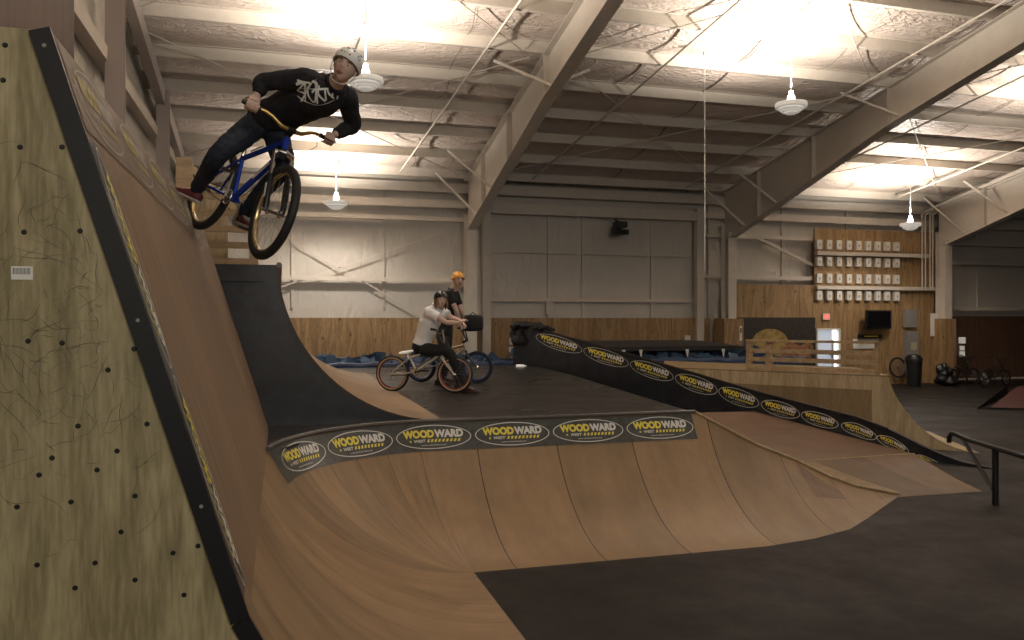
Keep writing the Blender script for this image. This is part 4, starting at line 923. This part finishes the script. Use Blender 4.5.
def open_hand(q, wrist, d, nrm, s=1.0, curl=.5):
    """relaxed hand: palm along d, palm faces nrm"""
    d = V(d).normalized(); nrm = V(nrm); nrm = (nrm-d*nrm.dot(d)).normalized(); a = d.cross(nrm)
    q.loft([(wrist, a*.025*s, nrm*.018*s), (wrist+d*.045*s, a*.038*s, nrm*.017*s), (wrist+d*.09*s, a*.041*s, nrm*.013*s), (wrist+d*.10*s, a*.038*s, nrm*.009*s)], 14, power=2.5)
    for k in range(4):
        L = (.072,.080,.075,.058)[k]*s; p0 = wrist+d*.09*s+a*(-.033+.022*k)*s; pts = [p0]; dd_ = d; cur = p0
        for j, f in enumerate((.42,.32,.26)):
            ang = curl*(j+.6)*.8; v = d*math.cos(ang)+nrm*math.sin(ang); cur = cur+v*L*f; pts.append(cur)
        q.tube(pts, [.0098*s,.009*s,.008*s,.006*s], 8)
    q.tube([wrist+d*.025*s-a*.02*s, wrist+d*.055*s-a*.050*s+nrm*.012*s, wrist+d*.085*s-a*.060*s+nrm*.025*s, wrist+d*.105*s-a*.058*s+nrm*.036*s], [.014*s,.012*s,.0105*s,.0075*s], 8)
def curve_pts(pts, n=5):
    """smooth a joint chain without cutting the joints away"""
    out = []; m = len(pts)
    for i in range(m-1):
        p0, p1, p2, p3 = pts[max(i-1,0)], pts[i], pts[i+1], pts[min(i+2,m-1)]
        for k in range(n):
            t = k/n; out.append(.5*((2*p1)+(p2-p0)*t+(2*p0-5*p1+4*p2-p3)*t*t+(3*p1-p0-3*p2+p3)*t*t*t))
    out.append(pts[-1]); return out
def limb(q, pts, rs, n=5, seg=14):
    q.tube(curve_pts([V(p) for p in pts], n), [ (rs[min(i//n, len(rs)-2)]*(1-(i%n)/n)+rs[min(i//n+1, len(rs)-1)]*((i%n)/n)) if i < n*(len(rs)-1) else rs[-1] for i in range(n*(len(pts)-1)+1)], seg)
skin = mat('skin', (.66,.46,.37), .5); skin_b = bpy.data.materials['skin'].node_tree.nodes['Principled BSDF']
skin_b.inputs['Subsurface Weight'].default_value = .08; skin_b.inputs['Subsurface Radius'].default_value = (.02,.008,.004)
eyew = mat('eye_white', (.65,.62,.58), .3); iris = mat('iris', (.03,.025,.02), .2); lipm = mat('lips', (.36,.13,.11), .45); hairm = mat('brown_hair', (.13,.075,.04), .6, noise=(60,(.22,.14,.08),.6))
def face_bits(par, c, Bm, s, brow=hairm):
    for k in (-1,1):
        q = MB(); q.ball(c+Bm@(V((.0745,k*.0305,.004))*s), .0118*s, 14); e = q.build('eye', eyew, par, smooth=True)
        q = MB(); q.ball(c+Bm@(V((.0845,k*.0300,.003))*s), V((.0032,.0055,.0055))*s, 10, basis=Bm); q.build('iris', iris, e, smooth=True)
        q = MB(); q.tube([c+Bm@(V((x,k*y,z))*s) for x, y, z in ((.0955,.014,.022),(.0935,.030,.028),(.083,.048,.023))], [.003*s,.004*s,.0025*s], 6, flat=1.3); q.build('eyebrow', brow, par, smooth=True)
    q = MB()
    for z, r in ((-.0515,.0034),(-.0625,.0042)): q.tube([c+Bm@(V((x,y,z+(0 if abs(y)<.01 else (.003 if z<-.055 else -.002))))*s) for x, y in ((.0855,-.021),(.0935,-.010),(.0965,0),(.0935,.010),(.0855,.021))], [.001*s,r*s,r*s,r*s,.001*s], 8)
    q.build('lips', lipm, par, smooth=True)
def helmet(par, c, Bm, s, m, marks=None, straps=M['white'], vent=blkm):
    def tm(ph): f = .5+.5*math.cos(ph); return math.radians(112-34*f**1.5)
    def shell(sc_, ph, t): 
        a = t*tm(ph); return c+Bm@(V((-.004+.121*sc_*math.sin(a)*math.cos(ph), .101*sc_*math.sin(a)*math.sin(ph), .018+.112*sc_*math.cos(a)))*s)
    q = MB(); nu, nv = 40, 14
    vs = [shell(1, 2*PI*i/nu, j/nv) for i in range(nu) for j in range(nv+1)]; vi = [shell(.87, 2*PI*i/nu, j/nv) for i in range(nu) for j in range(nv+1)]
    k = len(vs); fs = [(i*(nv+1)+j, ((i+1)%nu)*(nv+1)+j, ((i+1)%nu)*(nv+1)+j+1, i*(nv+1)+j+1) for i in range(nu) for j in range(nv)]
    fs2 = [tuple(k+a for a in f[::-1]) for f in fs]; rim = [(i*(nv+1)+nv, ((i+1)%nu)*(nv+1)+nv, k+((i+1)%nu)*(nv+1)+nv, k+i*(nv+1)+nv) for i in range(nu)]
    q.add(vs+vi, fs+fs2+rim); h = q.build('helmet', m, par, smooth=True, angle=60)
    for ph, t in ((.35,.45),(-.35,.45),(1.3,.42),(-1.3,.42),(.0,.22),(2.3,.4),(-2.3,.4),(1.75,.62),(-1.75,.62)):
        p = shell(1.0, ph, t); nn = (p-shell(.8, ph, t)).normalized(); q = MB(); q.lathe([(.0095*s,-.004),(.0095*s,.0012),(0,.0012)], p, nn, n=12); q.build('vent', vent, h)
    q = MB()
    for k_ in (-1,1):
        for x in (.03,-.035): q.tube([c+Bm@(V(v)*s) for v in ((x,k_*.086,-.005),(x*.7+.004,k_*.084,-.05),(.012,k_*.070,-.085))], .0022*s, 6, flat=1.8)
        q.tube([c+Bm@(V(v)*s) for v in ((.012,k_*.070,-.085),(.035,k_*.045,-.118),(.045,0,-.128))], .0026*s, 6, flat=1.8)
    q.build('chin_strap', straps, h)
    if marks:
        for kk, (ph, t, sz, mm) in enumerate(marks):
            q = MB(); rr = [shell(1.008, ph+sz*math.cos(a)*1.2, t+sz*.8*math.sin(a)) for a in [j*PI/5 for j in range(10)]]; q.add(rr, [tuple(range(10))]); q.build('helmet_sticker', mm, h)
    return h
def shoe(par, ankle, toe_dir, up, s, m, sole):
    t = V(toe_dir).normalized(); u = V(up); u = (u-t*u.dot(t)).normalized(); a = t.cross(u); h = ankle-u*.075*s
    q = MB(); q.loft([(h-t*.075*s+u*.028*s, a*.012*s, u*.02*s), (h-t*.068*s+u*.032*s, a*.03*s, u*.034*s), (h-t*.02*s+u*.040*s, a*.037*s, u*.044*s), (h+t*.04*s+u*.033*s, a*.039*s, u*.036*s), (h+t*.10*s+u*.022*s, a*.044*s, u*.025*s), (h+t*.155*s+u*.016*s, a*.040*s, u*.019*s), (h+t*.19*s+u*.010*s, a*.024*s, u*.012*s)], 18, power=2.6)
    q.tube([ankle-u*.03*s, ankle+u*.03*s-t*.005*s], .040*s, 14)
    o = q.build('shoe', m, par, smooth=True, angle=70)
    q = MB(); q.loft([(h-t*.082*s+u*.0*s, a*.015*s, u*.012*s), (h-t*.07*s, a*.036*s, u*.013*s), (h+t*.03*s, a*.040*s, u*.012*s), (h+t*.11*s, a*.048*s, u*.012*s), (h+t*.165*s+u*.002*s, a*.042*s, u*.012*s), (h+t*.20*s+u*.004*s, a*.022*s, u*.009*s)], 18, power=3)
    q.build('sole', sole, o, smooth=True, angle=50)
    q = MB()
    for k in range(4): c_ = h+t*(.03+.024*k)*s+u*(.072-.009*k)*s; q.tube([c_-a*.026*s, c_+u*.004*s, c_+a*.026*s], .003*s, 5)
    q.build('laces', M['white'], o)
    return o
def person(label, J, group=None, s=1.0, vox=.006, top=None, topmat=None, legmat=None, shoemat=None, solemat=None, sleeve='long', hands=(), hair=None, fold=.006, bulk=1.0):
    """J: joints in the hall. side axis a runs from the rider's right to left"""
    root = thing('person', label, 'person', J['pelvis'], group)
    a = J.get('aS') or (J['shL']-J['shR']).normalized(); a = a.normalized(); ap = (J['hipL']-J['hipR']).normalized()
    sp = (J['neck']-J['pelvis']).normalized()
    def sec(key, w_, d_, k, ax):
        c = J[key] if isinstance(key, str) else key; b = ax.cross(sp).normalized(); return (c, ax*w_*s*k, b*d_*s*k)
    def torso(q, k, hem=None):
        pel, wa, ch, ne = J['pelvis'], J['waist'], J['chest'], J['neck']; m_ = (ap+a).normalized()
        secs = []
        if hem is None: secs.append(sec(pel-sp*.08*s, .10,.08, k, ap)); secs.append(sec(pel, .165,.115, k, ap))
        else: secs.append(sec(pel.lerp(wa, hem), .165,.12, k*1.02, ap))
        secs += [sec(wa, .145,.105, k, m_), sec(wa.lerp(ch,.5), .155,.112, k, a), sec(ch, .172,.122, k, a), sec(ch.lerp(ne,.5), .172,.112, k, a), sec(ch.lerp(ne,.8), .125,.085, k, a), sec(ne, .07,.062, k, a)]
        q.loft(secs, 24, power=2.3)
    q = MB(); torso(q, .93); hd = J['head']; Bm = J['hB']; jaw = hd+Bm@V((-.018*s,0,-.075*s))
    limb(q, [J['neck']-sp*.03*s, J['neck'].lerp(jaw,.55), jaw], [.062*s,.054*s,.052*s])
    add_head(q, hd, Bm, s)
    for k in 'RL':
        limb(q, [J['neck'].lerp(J['sh'+k],.4)-sp*.035*s, J['sh'+k]-sp*.01*s, J['sh'+k].lerp(J['el'+k],.5), J['el'+k], J['el'+k].lerp(J['wr'+k],.4), J['wr'+k]], [.034*s,.046*s,.043*s,.037*s,.037*s,.024*s])
        limb(q, [J['hip'+k], J['hip'+k].lerp(J['kn'+k],.5), J['kn'+k], J['kn'+k].lerp(J['an'+k],.4), J['an'+k]], [.088*s,.078*s,.056*s,.054*s,.034*s])
    for h in hands: h(q)
    body = fuse(q, 'body', skin, root, vox, 3)
    face_bits(root, hd, Bm, s)
    # top
    q = MB(); torso(q, 1.0*bulk, .12); 
    for k in 'RL':
        S_, E_, W_ = J['sh'+k], J['el'+k], J['wr'+k]; D = S_.lerp(J['neck'],.45)
        if sleeve == 'long': limb(q, [D, S_, S_.lerp(E_,.5), E_, E_.lerp(W_,.5), W_+(E_-W_).normalized()*.015*s], [.06*s,.072*s*bulk,.064*s*bulk,.056*s*bulk,.050*s*bulk,.036*s*bulk])
        else: limb(q, [D, S_, S_.lerp(E_,.35), S_.lerp(E_,.62)], [.055*s,.068*s*bulk,.066*s*bulk,.066*s*bulk])
    tp = fuse(q, top, topmat, root, vox*1.25, 5, fold, .07, 3)
    q = MB(); n0 = J['neck']; q.tube([n0+(sp.cross(a)*math.sin(t)*.062+a*math.cos(t)*.072)*s+sp*.012*s for t in [j*2*PI/24 for j in range(24)]], .013*s, 8, closed=True); q.build('collar', topmat, tp, smooth=True)
    # legs
    q = MB(); pel = J['pelvis']; q.loft([sec(pel-sp*.10*s, .10,.09,1,ap), sec(pel-sp*.03*s, .172,.128,1,ap), sec(pel.lerp(J['waist'],.35), .160,.118,1,ap)], 24, power=2.3)
    for k in 'RL': limb(q, [J['hip'+k], J['hip'+k].lerp(J['kn'+k],.5), J['kn'+k], J['kn'+k].lerp(J['an'+k],.5), J['an'+k]+(J['kn'+k]-J['an'+k]).normalized()*.01], [.100*s,.090*s,.071*s,.062*s,.048*s])
    fuse(q, 'trousers', legmat, root, vox*1.25, 5, fold, .06, 9)
    for k in 'RL': shoe(root, J['an'+k], J['toe'+k], J.get('su'+k, UP), s, shoemat, solemat)
    return root, tp, Bm
black_cloth = mat('black_sweatshirt', (.0085,.0085,.010), .85, noise=(40,(.014,.014,.017),.2)); denim = mat('dark_denim', (.010,.014,.026), .8, noise=(50,(.022,.030,.050),.3))
redshoe = mat('dark_red_shoe', (.12,.02,.022), .6); solew = mat('sole_rubber', (.42,.38,.32), .6)
hW = mat('white_helmet', (.78,.77,.73), .3); hO = mat('orange_helmet', (.80,.38,.06), .3); hK = mat('black_helmet', (.015,.015,.017), .25)
stk_b = mat('sticker_blue', (.10,.30,.50), .4); stk_g = mat('sticker_green', (.25,.42,.12), .4); stk_o = mat('sticker_orange', (.75,.45,.05), .4)
# --- the airborne rider
(gR0, gR1), (gL0, gL1) = grips1[0], grips1[1]
gRc, gLc = (gR0+gR1)/2, (gL0+gL1)/2
J = dict(pelvis=P(268,122,5.85), waist=P(286,111,5.72), chest=P(313,97,5.60), neck=P(335,84,5.50), head=P(346,66.5,5.38),
    shR=P(303,79,5.42), shL=P(347,98,5.68), elR=P(263,82,5.42), elL=P(353,125,5.93), hipR=P(259,122,5.78), hipL=P(276,130,5.92),
    knR=P(219,154,5.62), anR=P(196,190,5.98), knL=P(283,166,5.62))
J['hB'] = basis(cv(.03,-.98,-.10), cv(.46,-.10,.87))
J['wrR'] = gRc + (J['elR']-gRc).normalized()*.075; J['wrL'] = gLc + (J['elL']-gLc).normalized()*.078
foot = ped1[1]; J['anL'] = foot + U1*.095 - F1*.05; J['toeL'] = F1; J['suL'] = U1
J['toeR'] = cv(-.55,.25,.25); J['suR'] = cv(.9,-.2,.5)
hx = [lambda q: grip_hand(q, J['wrR'], gR0, gR1, F1+U1*.4), lambda q: grip_hand(q, J['wrL'], gL0, gL1, F1+U1*.4)]
r1, tp1, _ = person('rider in black sweatshirt and white helmet flying over the ramp on a blue bicycle', J, 'riders in the hall', 1.0, .0055, 'sweatshirt', black_cloth, denim, redshoe, solew, 'long', hx, fold=.006, bulk=1.06)
helmet(r1, J['head'], J['hB'], 1.0, hW, [(.95,.62,.14,stk_b),(.15,.80,.05,blkm),(-.05,.78,.05,stk_o),(-.28,.78,.07,stk_g),(-.55,.76,.06,blkm)])
# white brush lettering on the chest
dg = bpy.context.evaluated_depsgraph_get(); bvh = BVHTree.FromObject(tp1, dg)
imw = tp1.matrix_world
a_ = (J['shL']-J['shR']).normalized(); sp_ = (J['neck']-J['pelvis']).normalized(); fn_ = a_.cross(sp_).normalized()
if fn_.dot(FW) > 0: fn_ = -fn_
rx = (RT*.90-UP*.44).normalized(); ry = fn_.cross(rx); ry = ry if ry.dot(UP) > 0 else -ry
cc = P(320,107,5.4); q = MB(); random.seed(5)
tri = bvh
def proj(p):
    h = bvh.ray_cast(p+fn_*.5, -fn_, 1.5); return h[0]+fn_*.004 if h[0] is not None else None
def stroke(pts, w0, w1=None):
    n = 14; w1 = w1 or w0; P2 = curve_pts([V((x,y,0)) for x, y in pts], 8); L_, R_ = [], []
    for i, p in enumerate(P2):
        t = (P2[min(i+1,len(P2)-1)]-P2[max(i-1,0)]).normalized(); nrm = V((-t.y,t.x,0)); w_ = (w0+(w1-w0)*i/len(P2))*(1+.35*noise.noise(p*90))/2
        for lst, sg in ((L_,1),(R_,-1)): pp_ = p+nrm*w_*sg; lst.append(proj(cc+rx*pp_.x+ry*pp_.y))
    for i in range(len(P2)-1):
        if None in (L_[i],R_[i],L_[i+1],R_[i+1]): continue
        q.add([L_[i],R_[i],R_[i+1],L_[i+1]], [(0,1,2,3)])
for st_, w0, w1 in (([(-.15,.045),(-.10,.055),(-.145,.0),(-.10,-.01),(-.13,-.05)],.012,.008), ([(-.14,.06),(-.06,.05),(-.10,.01)],.010,.006), ([(-.09,.055),(-.10,-.045)],.013,.006), ([(-.05,.05),(-.08,.0),(-.04,-.045),(-.02,.02)],.012,.008),
    ([(-.045,.055),(-.01,.03),(-.05,.0)],.010,.008), ([(-.02,.05),(-.02,-.055)],.014,.007), ([(.03,.05),(-.01,.0),(.035,-.05)],.012,.010), ([(.035,.055),(.04,-.045)],.014,.008), ([(.05,.04),(.08,.03),(.055,.0),(.095,-.045)],.012,.008),
    ([(.09,.045),(.085,-.03)],.012,.008), ([(.105,.05),(.16,.035)],.012,.008), ([(.135,.045),(.115,-.06)],.013,.007), ([(-.15,-.03),(-.02,-.065),(.10,-.055)],.007,.003), ([(-.12,.02),(.0,.01),(.13,.0)],.006,.004)):
    stroke([(x*1.15, y*1.45) for x, y in st_], w0*1.35, w1*1.35)
plabel(q.build('chest_print', M['white'], tp1, fix=False), 'white brush lettering')
# --- rider sitting on the pale bmx, white t-shirt
wt = mat('white_tshirt', (.86,.87,.88), .8); dk = mat('black_trousers', (.012,.012,.013), .85, noise=(30,(.02,.02,.022),.2))
D = 11.25
J = dict(pelvis=P(421,347,D), waist=P(424,338,D-.02), chest=P(430,322,D-.05), neck=P(437,306,D-.08), head=P(441,299.5,D-.14),
    shR=P(428.5,312,D-.22), shL=P(441,311,D+.10), elR=P(446,322,D-.36), elL=P(452,318,D+.02), hipR=P(422,349,D-.10), hipL=P(424,349,D+.10),
    knR=P(449,352,D-.25), anR=P(466,385.0,D-.22), knL=P(448,355,D+.2), anL=P(459,384,D+.3))
J['hB'] = basis(cv(.30,-.94,-.05), cv(.0,-.05,1))
J['wrR'] = P(458,323,D-.32); J['wrL'] = P(461,321,D-.12)
J['toeR'] = cv(.9,-.35,0); J['toeL'] = cv(.9,-.1,0); J['anR'].z = HD+.09; J['anL'].z = HD+.09
hands = [lambda q: open_hand(q, J['wrR'], cv(.6,.1,.35), cv(.4,0,-.9), 1, .9), lambda q: open_hand(q, J['wrL'], cv(.5,-.5,-.5), cv(-.2,-.2,-.9), 1, .9)]
r2, tp2, _ = person('rider in white t-shirt and black helmet sitting on a pale bmx on the deck', J, 'riders in the hall', 1.0, .009, 'tshirt', wt, dk, mat('dark_shoe',(.05,.02,.02),.6), mat('dark_sole',(.06,.04,.035),.6), 'short', hands, fold=.005, bulk=1.10)
helmet(r2, J['head'], J['hB'], 1.0, hK, [(.3,.6,.12,M['white']),(-.35,.62,.10,M['white'])], blkm, M['steelgrey'])
hd, Bm = J['head'], J['hB']
hair_long = mat('light_brown_hair', (.20,.11,.05), .6, noise=(70,(.34,.20,.10),.6))
q = MB(); random.seed(4)
for k in range(40):
    ph = random.uniform(.75, 2*PI-.75); r0 = V((math.cos(ph)*.088, math.sin(ph)*.080, 0)); l = random.uniform(.10,.15)
    q.tube([hd+Bm@(r0+V((0,0,.0))), hd+Bm@(r0*1.10+V((0,0,-l*.5))), hd+Bm@(r0*1.16+V((random.uniform(-.01,.01),0,-l)))], [.014,.013,.004], 6)
q.build('hair', hair_long, r2, smooth=True)
q = MB(); p = J['chest'].lerp(J['shR'],.3)
# --- rider standing astride behind, orange helmet
D = 12.55
(g3a, g3b), (g3c, g3d) = grips3[0], grips3[1]
J = dict(pelvis=P(444.5,337,D+.05), waist=P(446,324,D+.03), chest=P(448.5,306,D), neck=P(452.5,290,D-.03), head=P(458,279.5,D-.12),
    shR=P(449,294,D-.18), shL=P(455.5,294.5,D+.17), elR=P(456,310,D-.20), elL=P(461,311,D+.2), hipR=P(443,339,D-.10), hipL=P(446,339,D+.12),
    knR=P(447,362,D-.30), anR=P(439.5,383,D-.28), knL=P(446,361,D+.35), anL=P(444,380,D+.35))
J['hB'] = basis(cv(.42,-.88,-.10), cv(.10,-.05,1))
gR3, gL3 = (g3a+g3b)/2, (g3c+g3d)/2
J['wrR'] = gR3+(J['elR']-gR3).normalized()*.08; J['wrL'] = gL3+(J['elL']-gL3).normalized()*.08
J['toeR'] = cv(.9,-.3,0); J['toeL'] = cv(.95,0,0); J['anR'].z = HD+.09; J['anL'].z = HD+.09
hands = [lambda q: grip_hand(q, J['wrR'], g3a, g3b, RT+UP*.6), lambda q: grip_hand(q, J['wrL'], g3c, g3d, RT+UP*.6)]
r3, tp3, _ = person('rider in black t-shirt and orange helmet standing over a bmx behind the one in white', J, 'riders in the hall', 1.0, .009, 'tshirt', mat('black_tshirt',(.012,.012,.013),.85), dk, bpy.data.materials['dark_shoe'], bpy.data.materials['dark_sole'], 'short', hands, fold=.005, bulk=1.0)
helmet(r3, J['head'], J['hB'], 1.0, hO, None, stk_o, blkm)
# black bag hanging on the bars behind the gloved hand
bg = thing('black_bag', 'black square bag hanging by the handlebar of the rear bmx', 'bag', gL3)
bc_ = P(473,323,12.9); q = MB(); q.loft([(bc_+RT*x+UP*z_*.0, FW*w_, UP*h_) for x, w_, h_, z_ in ((-.17,.02,.08,0),(-.16,.06,.12,0),(-.05,.08,.135,0),(.08,.08,.13,0),(.15,.06,.12,0),(.165,.02,.09,0))], 16, power=4); q.build('bag_body', dk, bg, smooth=True)
q = MB(); q.tube([bc_+UP*.10-RT*.08, bc_+UP*.17, bc_+UP*.10+RT*.08], .01, 6); q.build('strap', blkm, bg)
# jacket heap and bicycle wheel, bins, far clutter
jk = MB(); jc = S0+V((.0,.0,1.86))
random.seed(8)
for k in range(26):
    t_ = random.random(); p = S0+SD*(t_*.10)+V((0,0,rz_(t_*.10)+.02))-sn*random.uniform(-.02,.22); jk.ball(p+V((0,0,random.uniform(-.04,.06))), V((random.uniform(.08,.20),random.uniform(.08,.16),random.uniform(.04,.09))), 10)
for k in range(8): jk.ball(S0+sd*random.uniform(-.02,.35)+sn*.05+V((0,0,1.74-random.uniform(0,.20))), V((.10,.06,.11)), 10)
fj = fuse(jk, 'jacket_heap', dk, None, .02, 4, .02, .12); tag(fj, 'black jacket thrown over the high end of the black sloping ledge', 'jacket')
t = thing('bicycle_wheel', 'loose bicycle wheel hanging low on the plywood wall beside the black bin', 'wheel', P(898,368,25.1))
wc = P(898,367.5,25.1); q = MB(); q.tube([wc+(V((1,0,0))*math.cos(k*PI/16)+V((0,.15,.985))*math.sin(k*PI/16))*.30 for k in range(32)], .028, 8, closed=True); q.build('tyre', tire, t, smooth=True)
q = MB(); 
for k in range(18): q.tube([wc, wc+(V((1,0,0))*math.cos(k*PI/9)+V((0,.15,.985))*math.sin(k*PI/9))*.28], .004, 4)
q.lathe([(.03,-.04),(.03,.04)], wc, (0,1,0), 10); q.build('spokes', silver, t)
t = thing('trash_bin', 'tall black plastic bin standing in front of the electrical panel', 'bin', (18.9,19.9,0))
bp_ = P(914,385,24.3); bp_.z = 0; q = MB(); q.lathe([(0,0),(.19,0),(.23,.72),(.245,.73),(.245,.78),(.21,.78),(.20,.3),(0,.3)], bp_, n=24); q.build('bin_body', M['blackp'], t, smooth=True)
q = MB(); q.lathe([(.25,.78),(.25,.84),(.19,.94),(.10,.97),(0,.97)], bp_, n=24); q.build('lid', M['blackp'], t, smooth=True)
t = thing('black_sack', 'black bulging sack on the floor at the foot of the third steel column', 'sack', P(945,388,24.5)); sk = MB(); s0_ = P(945,388,24.4); s0_.z = 0
for k in range(14): sk.ball(s0_+V((random.uniform(-.16,.16),random.uniform(-.12,.12),.12+.035*k)), V((.24-.01*k,.22-.01*k,.14)), 12)
fuse(sk, 'sack_body', M['blackp'], t, .03, 3, .03, .15)
# distant parked bmx shapes by the right wall
bm4 = dict(bm3); bm4.update(rim=blkm, frame=blkm, barm=blkm)
o4 = P(985,380,24.0); o4.z = .254; bicycle('dark bmx bicycle parked against the right end of the back wall', o4, V((1,.1,0)), UP, bm4, .2, .5)[0]['group'] = 'parked bicycles'
o4 = P(953,380,24.8); o4.z = .254; bicycle('dark bmx bicycle parked left of another one by the dark far wall', o4, V((.95,.2,0)), UP, bm4, -.3, .9)[0]['group'] = 'parked bicycles'
q = MB(); q.bar(P(982,373,25.3), V((*P(989,381,25.3).xy,.03)), .07,.07); tag(q.build('pale_stick', M['steel']), 'short pale board leaning against the white floor pipe', 'board')
q = MB(); q.lathe([(.0,0),(.03,0),(.03,.16),(.012,.19),(.012,.22),(0,.22)], P(516,371,16.9)+V((0,0,0)), RT, 10); 
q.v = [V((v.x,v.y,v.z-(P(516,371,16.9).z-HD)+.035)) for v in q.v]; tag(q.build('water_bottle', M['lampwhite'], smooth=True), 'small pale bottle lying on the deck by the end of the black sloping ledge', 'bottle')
